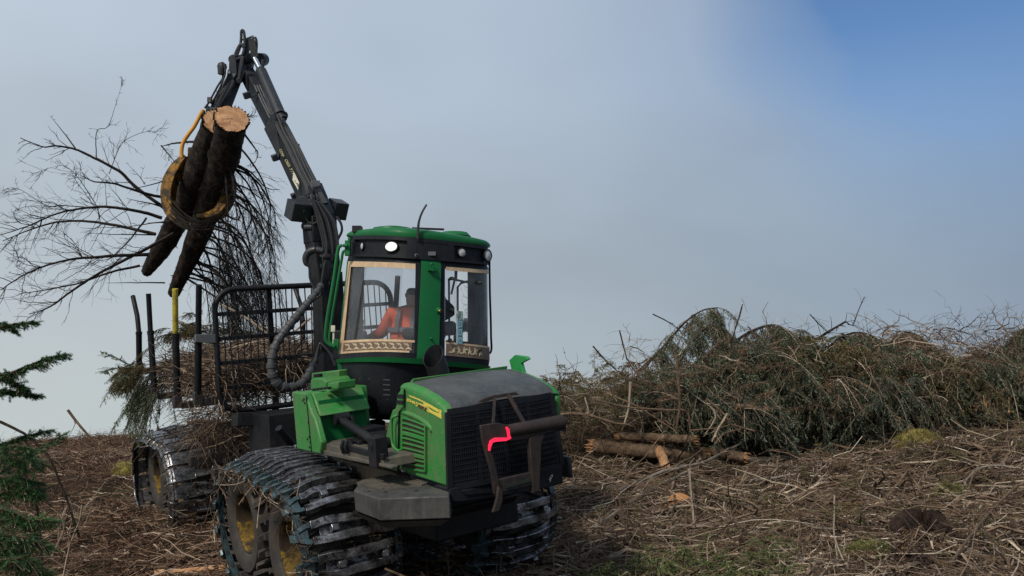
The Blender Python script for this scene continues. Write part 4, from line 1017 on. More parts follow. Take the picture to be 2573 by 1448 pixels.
SP = [(((500, 716), (498, 850), (497, 1000)), None, 1, .050), (((440, 726), (441, 838), (446, 1010)), YEL_B, 1, .052), (((373, 738), (378, 832), (388, 988)), None, 1, .050), (((334, 745), (345, 795), (349, 835), (350, 925)), None, 2, .050)]
for pts, ym, cut, rr in SP:
    mk_stake(pts, False, ym, cut, rr); mk_stake(pts, True, None, cut, rr)

# ---------------- crane
crane = bpy.data.objects.new('crane', None); COL.objects.link(crane); crane.parent = FW; crane.location = Vector(W(833, 900, 12.3) - rloc(FW))
def beam(mb, p0, p1, w0, h0, w1, h1, side):
    p0, p1 = np.array(p0, float), np.array(p1, float); t = p1 - p0; t /= np.linalg.norm(t); s = np.array(side, float); s = s - t * (s @ t); s /= np.linalg.norm(s); n = np.cross(t, s)
    V = []
    for p, w_, h_ in ((p0, w0, h0), (p1, w1, h1)):
        for a, b in ((-1, -1), (1, -1), (1, 1), (-1, 1)): V.append(p + s * a * w_ / 2 + n * b * h_ / 2)
    mb.add(V, [[3, 2, 1, 0]], [[4, 5, 6, 7]], [[0, 1, 5, 4], [1, 2, 6, 5], [2, 3, 7, 6], [3, 0, 4, 7]]); return s, n, t
SIDE = np.append(E2 if False else np.array([math.cos(R_(33)), math.sin(R_(33))]), .05)
CB = 12.3
mb = MB()
beam(mb, W(834, 990, CB), W(822, 700, CB), .36, .38, .32, .34, SIDE)
beam(mb, W(822, 720, CB), W(806, 600, CB), .31, .34, .36, .36, SIDE)
beam(mb, W(806, 610, CB), W(800, 545, CB), .36, .38, .34, .40, SIDE)
mb.prism([W(u, v, CB - .14) for u, v in ((800, 780), (812, 762), (818, 800), (822, 860), (806, 905), (792, 880))], (0, .10, 0))
obj('crane_pillar', mb, BLACK, crane, bevel=.015)
mb = MB(); mb.lathe([(.34, -.25), (.34, .1), (.27, .12), (.27, .22), (.22, .25)], W(836, 985, CB), (0.05, 0, 1), 32); obj('slewing_base', mb, STEEL_D, crane, bevel=.01)
mb = MB(); mb.cyl(W(768, 568, CB - .1), W(790, 572, CB + .2), .07); mb.cyl(W(765, 572, CB - .2), W(785, 572, CB - .2), .05)
mb.slab([W(u, v, CB - .2) for u, v in ((772, 560), (790, 556), (800, 620), (795, 640), (782, 605), (775, 590))], .05)
obj('pillar_link', mb, BOOM, crane, bevel=.006)
P0, P1, P2 = W(800, 540, 12.35), W(712, 385, 13.1), W(617, 178, 14.1)
mb = MB(); s_, n_, t_ = beam(mb, W(806, 560, 12.3), W(776, 480, 12.55), .30, .38, .28, .36, SIDE)
beam(mb, W(783, 500, 12.5), W(700, 330, 13.3), .22, .34, .20, .31, SIDE); 
beam(mb, W(703, 337, 13.27), P2, .18, .27, .16, .22, SIDE)
obj('main_boom', mb, BOOM, crane, bevel=.012)
# gusset plates on the visible face of the boom
def shiftn(p, k): return p - np.array([.3, 1, 0]) / 1.04 * k
mb = MB()
mb.slab([W(u, v, 13.05) for u, v in ((682, 288), (690, 285), (706, 380), (700, 400), (694, 385), (664, 325))], .03); obj('boom_gusset', mb, BOOM, crane, bevel=.005); mb = MB()
mb.slab([W(u, v, 12.2) for u, v in ((742, 500), (765, 492), (800, 520), (812, 560), (780, 575), (770, 540))], .05); obj('boom_gusset', mb, BOOM, crane, bevel=.005)
for u, v in ((692, 396), (621, 240), (741, 493)): mb = MB(); mb.box(W(u, v, 13.1), (.10, .10, .09), np.array(r3(30, 20, 25))); obj('pipe_clamp', mb, BOOM, crane, bevel=.005)
mb = MB(); a, b = W(654, 176, 13.75), W(704, 290, 13.2); mb.tube([a, a * .97 + b * .03, a * .965 + b * .035, b], [.07, .075, .088, .088], 20); mb.cyl(b, W(712, 300, 13.15), .06)
mb.cyl(W(684, 292, 13.25), W(716, 290, 13.5), .06); obj('boom_cylinder', mb, BOOM, crane)
mb = MB(); mb.tube([W(640, 148, 13.85), a], .042, 16); obj('piston_rod', mb, CHROME, crane)
# hoses lying along the boom
mb = MB()
for k in range(7):
    o_ = k * 5.2
    pts = [(660 + o_ * .55, 215), (676 + o_ * .75, 270), (700 + o_ * .8, 330), (722 + o_ * .95, 372), (748 + o_ * .95, 430), (775 + o_ * .9, 480), (790 + o_ * 1.0, 512)]
    mb.tube([W(u + rng.normal(0, .8), v, 13.55 - (v - 215) / 300 * 1.5 - .03 * (k % 2)) for u, v in pts], .017 + .004 * (k % 3 == 0), 8, smooth=4)
obj('hose_bundle', mb, RUBBER, crane)
mb = MB()
for k in range(4):
    o_ = k * 7
    mb.tube([W(u + o_ * .9, v - k * .3, 13.5 - (v - 250) / 300 * 1.4 - .03) for u, v in ((640, 215), (655, 250), (680, 300))], .012, 8, smooth=3)
    mb.tube([W(u + o_, v, 12.98 - (v - 340) / 160 * .75) for u, v in ((708, 345), (735, 400), (768, 468))], .013, 8, smooth=3)
obj('steel_pipe', mb, GREY, crane)
mb = MB()
for u0, v0, u1, v1, d in ((632, 242, 660, 234, 13.6), (722, 380, 752, 366, 12.95), (768, 488, 806, 470, 12.2)):
    mb.strip([W(u0, v0, d), W((u0 + u1) / 2, (v0 + v1) / 2 - 3, d - .08), W(u1, v1, d)], (0, 0, 1), .05, .02)
for u, v in ((776, 468), (781, 478), (786, 490), (792, 505), (797, 495), (800, 512), (709, 302), (714, 312)):
    d = 12.05 if v > 400 else 13.0; mb.cyl(W(u, v, d), W(u + 3, v + 8, d), .022, 8)
obj('hose_clamp', mb, BOOM, crane)
mb = MB(); mb.box(W(792, 464, 12.3), (.12, .12, .09), np.array(r3(20, 0, 5))); obj('clamp_box', mb, GREY, crane, bevel=.005)
# lettering on the boom
def boom_text(s, ua, va, ub, vb, wpx, m, d0, d1):
    mb = MB(); a, b = W(ua, va, d0), W(ub, vb, d1); up = W(ua + wpx, va - wpx * .3, d0) - a; place_text(mb, s, a, b, up, 1, .02, .002); obj('lettering', mb, m, crane)
SM = paint('faded_yellow_marks', (.42, .38, .16), .6, dirt=(.15, .14, .09), amt=.9, scale=25)
boom_text('OSR 7175B', 714, 402, 741, 451, 7, SM, 12.72, 12.50)
boom_text('CORP', 701, 376, 709, 395, 6, SM, 12.86, 12.78)
mb = MB(); mb.slab([W(u, v, d) for u, v, d in ((738, 431, 12.50), (752, 459, 12.37), (749, 478, 12.34), (735, 452, 12.47))], .006); lp = obj('label_plate', mb, CREAM, crane)
mb = MB(); place_text(mb, 'CE 715', W(738, 451, 12.455), W(748, 470, 12.33), W(745, 448, 12.455) - W(738, 451, 12.455), .7, .02); obj('lettering', mb, INK, lp)
# two counter boxes (lamp housings) at the knee
RB = np.array(Matrix.Rotation(R_(38), 3, 'Z') @ Matrix.Rotation(R_(24), 3, 'X'))
for name, u, v, d, sz in (('lamp_housing', 750, 530, 12.1, (.27, .26, .25)), ('lamp_housing', 848, 526, 12.55, (.20, .26, .24))):
    mb = MB(); mb.box(W(u, v, d), sz, RB); o = obj(name, mb, BOOM, crane, bevel=.006)
    mb = MB(); c = W(u, v, d) + RB @ np.array([0, -sz[1] / 2 - .002, 0]); mb.box(c, (sz[0] * .86, .006, sz[2] * .82), RB); obj('housing_front', mb, INK, o)
mb = MB(); mb.tube([W(u, v, 12.05) for u, v in ((770, 528), (767, 540), (772, 555), (786, 562), (800, 556))], .008, 6, smooth=4); mb.cyl(W(760, 530, 12.0), W(800, 530, 12.3), .03)
obj('lamp_cable', mb, RUBBER, crane)
# head of the boom: knee joint
mb = MB(); mb.cyl(W(612, 146, 13.9), W(655, 148, 14.15), .085, 20); mb.cyl(W(652, 150, 14.0), W(662, 150, 14.15), .10, 20); mb.cyl(W(586, 150, 13.85), W(590, 150, 14.1), .075, 20)
mb.strip([W(588, 148, 13.8), W(614, 142, 13.85)], (0, 1, 0), .05, .07)
mb.slab([W(u, v, 13.8) for u, v in ((577, 146), (586, 137), (592, 140), (595, 160), (597, 190), (590, 202), (578, 196), (576, 170))], .05)
mb.slab([W(u, v, 14.02) for u, v in ((592, 145), (640, 138), (632, 180), (620, 200), (594, 198))], .14)
mb.strip([W(610, 142, 13.72), W(604, 175, 13.72), W(600, 204, 13.72)], (1, 0, 0), .05, .04); mb.cyl(W(600, 203, 13.65), W(602, 203, 13.85), .045)
obj('boom_head', mb, BOOM, crane, bevel=.008)
mb = MB()
for k in range(5):
    mb.tube([W(u + k * 3.2, v - k * .5, 13.85) for u, v in ((604, 150), (616, 118), (622, 100), (629, 118), (634, 145))], .016, 8, smooth=4)
mb.tube([W(u, v, 13.8) for u, v in ((594, 142), (603, 118), (606, 95), (606, 82), (609, 76), (613, 82), (615, 100), (614, 122), (610, 138))], .022, 8, smooth=4)
mb.tube([W(u, v, 13.8) for u, v in ((592, 138), (598, 124), (606, 112), (614, 120))], .03, 8, smooth=3)
mb.tube([W(u, v, 13.9) for u, v in ((634, 95), (642, 96), (645, 110), (644, 130))], .02, 8, smooth=4)
mb.tube([W(u, v, 13.9) for u, v in ((604, 101), (620, 98), (634, 92), (637, 91))], .016, 8)
mb.tube([W(u, v, 13.9) for u, v in ((661, 150), (660, 165), (658, 176))], .03, 8)
obj('head_hose', mb, RUBBER, crane)
# stick with its extension
mb = MB(); S0, S1 = W(607, 165, 14.0), W(548, 322, 13.75); beam(mb, S0, S1, .17, .22, .15, .20, (.9, .4, .2))
mb.slab([W(u, v, 13.62) for u, v in ((578, 205), (588, 200), (590, 208), (552, 272), (540, 300), (530, 292), (540, 262))], .04)
mb.strip([W(585, 185, 13.7), W(563, 225, 13.65), W(528, 290, 13.6)], (1, 0, 0), .13, .03)
mb.slab([W(u, v, 13.7) for u, v in ((518, 262), (527, 268), (530, 285), (524, 300), (518, 292))], .05)
obj('stick', mb, BOOM, crane, bevel=.008)
mb = MB()
mb.tube([W(u, v, 13.6) for u, v in ((557, 158), (556, 175), (560, 195), (548, 215), (530, 248), (522, 262), (514, 272))], .016, 8, smooth=4)
mb.tube([W(u, v, 13.58) for u, v in ((562, 170), (566, 185), (555, 215), (540, 245), (530, 262))], .014, 8, smooth=4)
mb.tube([W(u, v, 13.55) for u, v in ((574, 175), (570, 195), (556, 225), (548, 240), (540, 262))], .010, 8, smooth=4)
mb.tube([W(u, v, 13.55) for u, v in ((552, 168), (553, 160), (560, 158), (565, 166), (566, 182))], .014, 8, smooth=4)
mb.lathe([(.0, .05), (.06, .045), (.075, 0), (.06, -.05), (.05, -.12), (0, -.13)], W(558, 168, 13.6), (0.1, 0, 1), 16)
mb.box(W(527, 252, 13.58), (.06, .06, .08)); mb.tube([W(u, v, 13.6) for u, v in ((546, 215), (542, 226), (548, 236), (538, 252), (543, 262))], .007, 6, smooth=4)
obj('stick_hose', mb, RUBBER, crane)
mb = MB(); mb.tube([W(u, v, 13.65) for u, v in ((512, 276), (502, 292), (488, 318), (472, 340), (460, 360), (456, 380), (457, 397))], .030, 12, smooth=6); obj('rotator_hose', mb, YEL_H, crane)
# grapple: two curved tongs round the trunks
def tong(pts, d, w_):
    mb = MB(); P = np.array([W(u, v, dd) for (u, v), dd in zip(pts, d)]); P, ww = spline(P, 5, np.array(w_)); mb.strip(P, (.1, 1, -.2), .20, ww); return mb
obj('grapple_tong', tong(((470, 396), (446, 424), (430, 455), (423, 490), (428, 528), (446, 556), (476, 572)), np.linspace(13.9, 13.6, 7), (.08, .15, .18, .17, .15, .11, .06)), YEL, crane, bevel=.01)
obj('grapple_tong', tong(((570, 420), (578, 450), (577, 480), (568, 510), (550, 535), (525, 546), (500, 548)), np.linspace(14.2, 13.7, 7), (.09, .13, .15, .15, .13, .10, .05)), YEL, crane, bevel=.01)
mb = MB(); mb.box(W(520, 400, 14.5), (.5, .4, .3)); mb.cyl(W(530, 330, 14.4), W(520, 400, 14.5), .12); obj('rotator', mb, YEL, crane, bevel=.02)
# hoses down the pillar
mb = MB()
for k in range(9):
    o_ = k * 4.6
    mb.tube([W(u, v, CB - .24 - .04 * (k % 3)) for u, v in ((782 + o_ * .6, 500 + k), (792 + o_ * .8, 530), (800 + o_ * 1.1, 560), (812 + o_, 610), (814 + o_ * .8 + rng.normal(0, 2), 650), (820 + o_ * .5, 700 + rng.normal(0, 6)))], .018, 8, smooth=4)
mb.tube([W(u, v, CB - .2) for u, v in ((845, 545), (856, 560), (859, 580), (850, 600), (838, 628), (830, 650))], .017, 8, smooth=5)
mb.tube([W(u, v, CB) for u, v in ((843, 550), (845, 600), (848, 650), (846, 690))], .016, 8)
obj('pillar_hose', mb, RUBBER, crane)
mb = MB()
for v in (641, 668): mb.strip([W(806, v, CB - .3), W(826, v + 2, CB - .42), W(846, v, CB - .3)], (0, 0, 1), .05, .03)
obj('hose_clamp', mb, STEEL_D, crane)
mb = MB()
for k in range(5):
    mb.tube([W(u, v, 11.9 - .04 * k) for u, v in ((826 - k * 2, 655), (828 - k * 3 + rng.normal(0, 2), 690), (816 - k * 2, 716), (800 + k * 2, 738), (786 + k, 752))], .017, 8, smooth=5)
obj('loose_hose', mb, RUBBER, crane)
mb = MB(); mb.tube([W(u, v, 11.8) for u, v in ((812, 632), (792, 628), (776, 634), (768, 648), (769, 662), (777, 672), (779, 700), (790, 725), (800, 735))], [.045, .05, .05, .045, .035, .016, .016, .016, .016], 12, smooth=6); obj('sleeved_hose', mb, RUBBER, crane)
# big corrugated loop: ribbed sleeve
pts = ((808, 716), (790, 742), (762, 775), (737, 806), (712, 838), (693, 868), (684, 900), (683, 930), (690, 955), (706, 970), (728, 974), (752, 968), (770, 950), (782, 928), (790, 908))
P = spline(np.array([W(u, v, 11.7 - .55 * math.sin(i / 14 * math.pi)) for i, (u, v) in enumerate(pts)]), 24)
L = np.concatenate([[0], np.cumsum(np.linalg.norm(np.diff(P, axis=0), axis=1))]); rad = np.interp(L / L[-1], [0, .12, .3, .6, .9, 1], [.040, .046, .056, .058, .052, .044])
rad = rad + .006 * np.sign(np.sin(L * 55)) 
mb = MB(); mb.tube(P, rad, 18); obj('hose_loop', mb, HOSE_G, crane, ang=30)
mb = MB()
for k in range(7):
    mb.tube([W(u, v, 11.6 - .05 * k) for u, v in ((786 + k * 1.5, 918 - k * 2), (793 + k * 1.5, 898 - k * 5), (808, 884 - k * 3), (824 + k, 884 + k * 1), (836 + k, 895 + k * 4))], .015, 8, smooth=5)
obj('loose_hose', mb, RUBBER, crane)

# ================================================================== THE DRIVER
pr = thing('person', W(1010, 905, CD), 'driver in an orange hi-vis jacket with grey bands, seated in the cab with back turned', 'person')
def skin_obj(name, verts, edges, radii, m, parent, sub=2, root=0):
    me = bpy.data.meshes.new(name); off = rloc(parent); me.from_pydata([tuple(np.array(v) - off) for v in verts], edges, []); me.materials.append(m)
    o = bpy.data.objects.new(name, me); COL.objects.link(o); o.parent = parent
    sk = o.modifiers.new('skin', 'SKIN'); sk.use_smooth_shade = True; sk.use_x_symmetry = False
    if not me.skin_vertices: me.attributes.new('skin', 'FLOAT', 'POINT')
    for i, r in enumerate(radii):
        d = me.skin_vertices[0].data[i]; d.radius = (r if hasattr(r, '__len__') else (r, r)); d.use_root = (i == root)
    s = o.modifiers.new('sub', 'SUBSURF'); s.levels = sub; s.render_levels = sub
    return o
pd = CD + .02
def Wd(u, v, dd=0): return W(u + 7, v, pd + dd)
pel = Wd(1012, 872); sp1 = Wd(1012, 842); sp2 = Wd(1014, 812, .02); ch = Wd(1018, 788, .03); nk = Wd(1026, 770, .03); hd0 = Wd(1030, 757, .03); hd1 = Wd(1032, 738, .03); hd2 = Wd(1033, 728, .03)
shL = Wd(980, 790, -.02); elL = Wd(952, 838, .10); wrL = Wd(915, 848, .32); shR = Wd(1058, 792, .1); elR = Wd(1072, 846, .2); wrR = Wd(1045, 868, .45)
hipL = Wd(996, 880, .05); knL = Wd(970, 884, .45); ftL = Wd(975, 940, .55); hipR = Wd(1030, 880, .08); knR = Wd(1012, 886, .52); ftR = Wd(1015, 940, .60)
V = [pel, sp1, sp2, ch, nk, hd0, hd1, hd2, shL, elL, wrL, shR, elR, wrR, hipL, knL, ftL, hipR, knR, ftR]
E = [(0, 1), (1, 2), (2, 3), (3, 4), (4, 5), (5, 6), (6, 7), (3, 8), (8, 9), (9, 10), (3, 11), (11, 12), (12, 13), (0, 14), (14, 15), (15, 16), (0, 17), (17, 18), (18, 19)]
RR = [(.17, .13), (.165, .12), (.18, .125), (.17, .11), .062, (.075, .085), (.088, .10), (.06, .07), .075, .05, .032, .075, .05, .032, .10, .068, .045, .10, .068, .045]
# hands: five short curled fingers rooted in each palm
for wr, k in ((10, -1), (13, 1)):
    w0 = V[wr]; dirv = V[wr] - V[wr - 1]; dirv /= np.linalg.norm(dirv); sd_ = np.cross(dirv, [0, 0, 1]); sd_ /= np.linalg.norm(sd_)
    V.append(w0 + dirv * .07); RR.append(.030); E.append((wr, len(V) - 1)); pm = len(V) - 1
    for q, ln in ((-1.5, .06), (-.5, .075), (.5, .07), (1.5, .055)):
        a = V[pm] + dirv * .03 + sd_ * q * .019; b = a + dirv * ln * .5 - np.array([0, 0, .008]); c = b + dirv * ln * .3 - np.array([0, 0, .028])
        i = len(V); V += [a, b, c]; RR += [.010, .009, .008]; E += [(pm, i), (i, i + 1), (i + 1, i + 2)]
    a = V[pm] - dirv * .02 + sd_ * k * .035; b = a + dirv * .035 + sd_ * k * .012 - np.array([0, 0, .02]); i = len(V); V += [a, b]; RR += [.012, .009]; E += [(pm, i), (i, i + 1)]
skin_obj('body', V, E, RR, SKIN, pr)
jk = skin_obj('jacket', [pel + [0, 0, .02], sp1, sp2, ch, ch + [0, 0, .05], shL, shL * .45 + elL * .55, elL, elL * .3 + wrL * .7, shR, elR, elR * .3 + wrR * .7], [(0, 1), (1, 2), (2, 3), (3, 4), (3, 5), (5, 6), (6, 7), (7, 8), (3, 9), (9, 10), (10, 11)],
     [(.205, .155), (.20, .15), (.205, .155), (.19, .135), (.09, .085), .105, .082, .075, .055, .105, .078, .055], HIVIS, pr)
def band(c, rx, ry, h, yaw=0):
    mb = MB(); n = 40; th = np.linspace(0, two, n); 
    P = np.array([[c + [rx * math.cos(t) * math.cos(yaw) - ry * math.sin(t) * math.sin(yaw), rx * math.cos(t) * math.sin(yaw) + ry * math.sin(t) * math.cos(yaw), z] for t in th] for z in (-h / 2, h / 2)]); mb.grid(P); return mb
for c, k in ((sp1 * .6 + sp2 * .4, 0), (pel * .6 + sp1 * .4, 1)): obj('reflective_band', band(c, .212 if k == 0 else .216, .168, .055, R_(8)), REFL, jk, ang=80)
mb = MB(); 
for q in (-.085, .085): mb.strip(spline(np.array([ch + [q, -.155, .04], ch + [q, -.17, -.02], sp2 + [q, -.175, 0], sp1 + [q, -.172, .02]]), 4), (1, 0, 0), .045, .012)
obj('shoulder_band', mb, REFL, jk)
skin_obj('trousers', [pel - [0, 0, .03], hipL, knL, knL * .3 + ftL * .7, hipR, knR, knR * .3 + ftR * .7], [(0, 1), (1, 2), (2, 3), (0, 4), (4, 5), (5, 6)], [(.17, .13), .115, .08, .06, .115, .08, .06], TROUS, pr)
skin_obj('hair', [hd1 + [0, .0, -.02], hd1 + [0, -.01, .02], hd2 + [0, 0, .02]], [(0, 1), (1, 2)], [(.088, .10), (.097, .108), (.07, .08)], HAIR, pr, 2)
hc = hd1 + [0, .0, -.01]; fd = np.array([-.35, .94, 0])
mb = MB(); rt = np.array([fd[1], -fd[0], 0])
for s in (-1, 1):
    mb.lathe([(.0, -.012), (.022, -.006), (.026, .002), (.018, .008), (0, .010)], hc + rt * s * .088 - [0, 0, .01], rt * s, 14)
mb.prism([hc + fd * .085 + rt * .014 - [0, 0, .03], hc + fd * .085 - rt * .014 - [0, 0, .03], hc + fd * .085 + [0, 0, .015]], fd * .028)
obj('face', mb, SKIN, pr, bevel=.003)
mb = MB()
for s in (-1, 1): mb.lathe([(0, 0), (.011, .003), (0, .012)], hc + fd * .082 + rt * s * .032 + [0, 0, .005], fd, 12)
mb.strip([hc + fd * .085 + rt * .022 - [0, 0, .055], hc + fd * .092 - [0, 0, .057], hc + fd * .085 - rt * .022 - [0, 0, .055]], (0, 0, 1), .010, .006)
obj('eyes_and_mouth', mb, HAIR, pr)
NEED_M = island('moss_green_needles', [(0, (.05, .085, .018)), (.5, (.12, .19, .045)), (1, (.26, .34, .11))], .6, 0, 1.6, .3, True)
# ================================================================== GENERATORS FOR WOODY THINGS
def unit(a): return a / (np.linalg.norm(a, axis=-1, keepdims=True) + 1e-12)
def bulk(mb, S, D, L, R0, K=5, bend=.25, sag=0., taper=.35, n=3, wig=.0):
    """many curved twigs: starts S, directions D, lengths L, base radii R0"""
    N_ = len(S); t = np.linspace(0, 1, K)[None, :, None]; D = unit(D)
    side = unit(np.cross(D, rng.normal(0, 1, (N_, 3)))); b = np.clip(rng.normal(0, bend, (N_, 1, 1)), -1.6 * bend, 1.6 * bend)
    P = S[:, None] + L[:, None, None] * (D[:, None] * t + side[:, None] * b * t * t + np.array([0, 0, -1.]) * sag * t * t)
    if wig: P = P + rng.normal(0, wig, P.shape) * L[:, None, None] * (t > 0)
    rr = R0[:, None] * (1 - (1 - taper) * np.linspace(0, 1, K)[None])
    mb.tubes(P, rr, n, False); return P
def needles(mb, S, D, L, per, ln, wd_, ang=.8, jit=.3):
    """needles round shoots S->S+D*L: per = how many on each"""
    N_ = len(S); D = unit(D); a = unit(np.cross(D, np.array([.3, .2, .9]))); b = np.cross(D, a)
    f = (np.arange(per)[None] + rng.random((N_, per))) / per; ph = rng.random((N_, per)) * 6.283
    rad = np.cos(ph)[..., None] * a[:, None] + np.sin(ph)[..., None] * b[:, None]
    dirn = unit(D[:, None] * (1 - ang * .5) + rad * ang + rng.normal(0, jit * .3, (N_, per, 3)))
    p = S[:, None] + D[:, None] * (L[:, None] * f)[..., None]; l = (ln * (1 - .5 * f) * rng.uniform(.7, 1.2, f.shape))[..., None]
    sd = unit(np.cross(dirn, D[:, None])) * (wd_ / 2)
    V = np.stack([p - sd, p + sd, p + dirn * l + sd * .4, p + dirn * l - sd * .4], 2).reshape(-1, 3)
    i = np.arange(N_ * per)[:, None] * 4; mb.add(V, np.hstack([i, i + 1, i + 2, i + 3]))
def along(P, f):
    """points and tangents at fractions f (N,M) of paths P (N,K,3)"""
    K = P.shape[1]; x = f * (K - 1); i = np.clip(x.astype(int), 0, K - 2); g = (x - i)[..., None]; r = np.arange(len(P))[:, None]
    return P[r, i] * (1 - g) + P[r, i + 1] * g, unit(P[r, i + 1] - P[r, i])
def sprays(mbw, mbn, P, nsh, shl, per, ln, wd_, droop=.5, rad=.004, lo=.15):
    """side shoots with needles along stems P (N,K,3); mbw wood, mbn needles"""
    N_ = len(P); f = lo + (1 - lo) * (np.arange(nsh)[None] + rng.random((N_, nsh))) / nsh
    p, t = along(P, f); s = np.where(np.arange(nsh)[None] % 2 == 0, 1, -1)[..., None]
    up = np.array([0, 0, 1.]); sd = unit(np.cross(t, up) + rng.normal(0, .25, t.shape)) * s
    d = unit(t * .7 + sd * .85 - up * droop * rng.uniform(.5, 1.3, s.shape) + rng.normal(0, .15, t.shape))
    L = (shl * (1.05 - .6 * f) * rng.uniform(.6, 1.3, f.shape)).ravel(); p = p.reshape(-1, 3); d = d.reshape(-1, 3)
    if mbw is not None: bulk(mbw, p, d, L, np.full(len(p), rad), 3, .1, droop * .15, .4)
    needles(mbn, p, d, L, per, ln, wd_)
    return p, d, L
def pix_path(pts, d):
    d = np.broadcast_to(np.linspace(d[0], d[1], len(pts)) if isinstance(d, tuple) else d, (len(pts),)); return np.array([W(u, v, x) for (u, v), x in zip(pts, d)])

# ================================================================== THE TRUNKS HELD IN THE GRAPPLE
def trunk(name, path, radii, label, cutr=True):
    P = spline(np.array(path), 10); rr = np.interp(np.linspace(0, 1, len(P)), np.linspace(0, 1, len(radii)), radii)
    t = thing(name, path[len(path) // 2], label, 'felled tree', 'trunks held in the grapple')
    n = 30; tt = unit(np.gradient(P, axis=0)); a = unit(np.cross(tt, np.array([.2, 1, .3]))); b = np.cross(tt, a); th = np.arange(n + 1) * two / n
    k = np.arange(len(P))
    rad = rr[:, None] * (1 + .10 * np.array([[vnoise(3 * math.cos(q) + 9, kk * .35 + 3 * math.sin(q), 1.0) for q in th] for kk in k]) + .09 * np.array([[vnoise(8 * math.cos(q), kk * 1.1 + 8 * math.sin(q), 1.0) for q in th] for kk in k]))
    rad = rad * (1 + .06 * rng.normal(0, 1, rad.shape) * .5); rad[:, -1] = rad[:, 0]
    G_ = P[:, None] + rad[..., None] * (np.cos(th)[None, :, None] * a[:, None] + np.sin(th)[None, :, None] * b[:, None])
    mb = MB(); mb.grid(G_[:, ::-1]); 
    for _ in range(60):                                       # splinters of bark, stubs
        i = rng.integers(1, len(P) - 2); q = rng.integers(0, n); c = G_[i, q]; o = unit(c - P[i]); L = rng.uniform(.015, .05)
        mb.tube([c - o * .01, c + o * L * .6 + tt[i] * L * .5, c + o * L + tt[i] * L], [.010, .006, .001], 4)
    obj('trunk', mb, BARK, t, ang=80)
    mb = MB(); e = G_[0]; c = P[0] - tt[0] * .012; rings = [c + (e - c) * f for f in (0.0, .3, .6, .85, .97)] + [e]
    R_g = np.array(rings); R_g = R_g + (rng.normal(0, .004, R_g.shape)); R_g[:, -1] = R_g[:, 0]; mb.grid(R_g)
    obj('cut_face', mb, CUT, t, ang=60)
    mb = MB()                                                   # torn bark fringe round the cut
    for q in range(n * 4):
        c = e[q % n] + rng.normal(0, .008, 3); L = rng.uniform(.01, .05); o = unit(c - P[0])
        mb.tube([c + tt[0] * .05, c - tt[0] * .01 + o * .01, c - tt[0] * L * .35 + o * L * .45], [.009, .006, .001], 3)
    obj('torn_bark', mb, BARK, t)
    return t, P, rr
tA, PA, rA = trunk('felled_spruce', [W(582, 299, 12.7), W(560, 400, 13.4), W(532, 490, 14.1), W(505, 575, 14.7), W(470, 660, 15.3), W(436, 738, 15.8)], [.235, .232, .215, .20, .18, .14, .10], 'thicker trunk in the grapple with the large pale cut face, right of the pair')
tB, PB, rB = trunk('felled_spruce', [W(548, 308, 12.95), W(512, 400, 13.6), W(480, 480, 14.2), W(448, 550, 14.8), W(410, 620, 15.3), W(368, 684, 15.8)], [.215, .222, .205, .19, .175, .16, .09], 'left trunk in the grapple with its smaller cut face half hidden')
def z8(l): return [(x / 2.336, 180 + y / 2.336) for x, y in l]
def branch(parent, path, r0, ntw, twl, m=TWIG_D, nsub=3, up=.0, droop=0.0, rend=.2):
    P, rr = spline(np.array(path), 7, np.linspace(r0, r0 * rend, len(path)))
    P = P + np.cumsum(rng.normal(0, .004, P.shape), axis=0) * .6
    mb = MB(); mb.tube(P, rr, 6)
    if ntw:
        f = np.sort(rng.uniform(.12, 1, (1, ntw))); p, t = along(P[None], f); p, t = p[0], t[0]
        s = unit(np.cross(t, rng.normal(0, 1, t.shape))); d = unit(t * .8 + s * .8 + [0, 0, up])
        L = twl * rng.uniform(.25, 1.1, ntw) * (1.1 - .4 * f[0])
        Q = bulk(mb, p, d, L, np.full(ntw, max(.0035, r0 * .22)), 6, .28, droop, .35, 3, .02)
        if nsub:
            f2 = rng.uniform(.15, 1, (ntw, nsub)); p2, t2 = along(Q, f2); p2 = p2.reshape(-1, 3); t2 = t2.reshape(-1, 3)
            d2 = unit(t2 + .8 * unit(rng.normal(0, 1, t2.shape))); bulk(mb, p2, d2, np.repeat(L, nsub) * rng.uniform(.15, .5, len(p2)), np.full(len(p2), .0028), 4, .3, droop, .5, 3)
    return obj('branch', mb, m, parent)
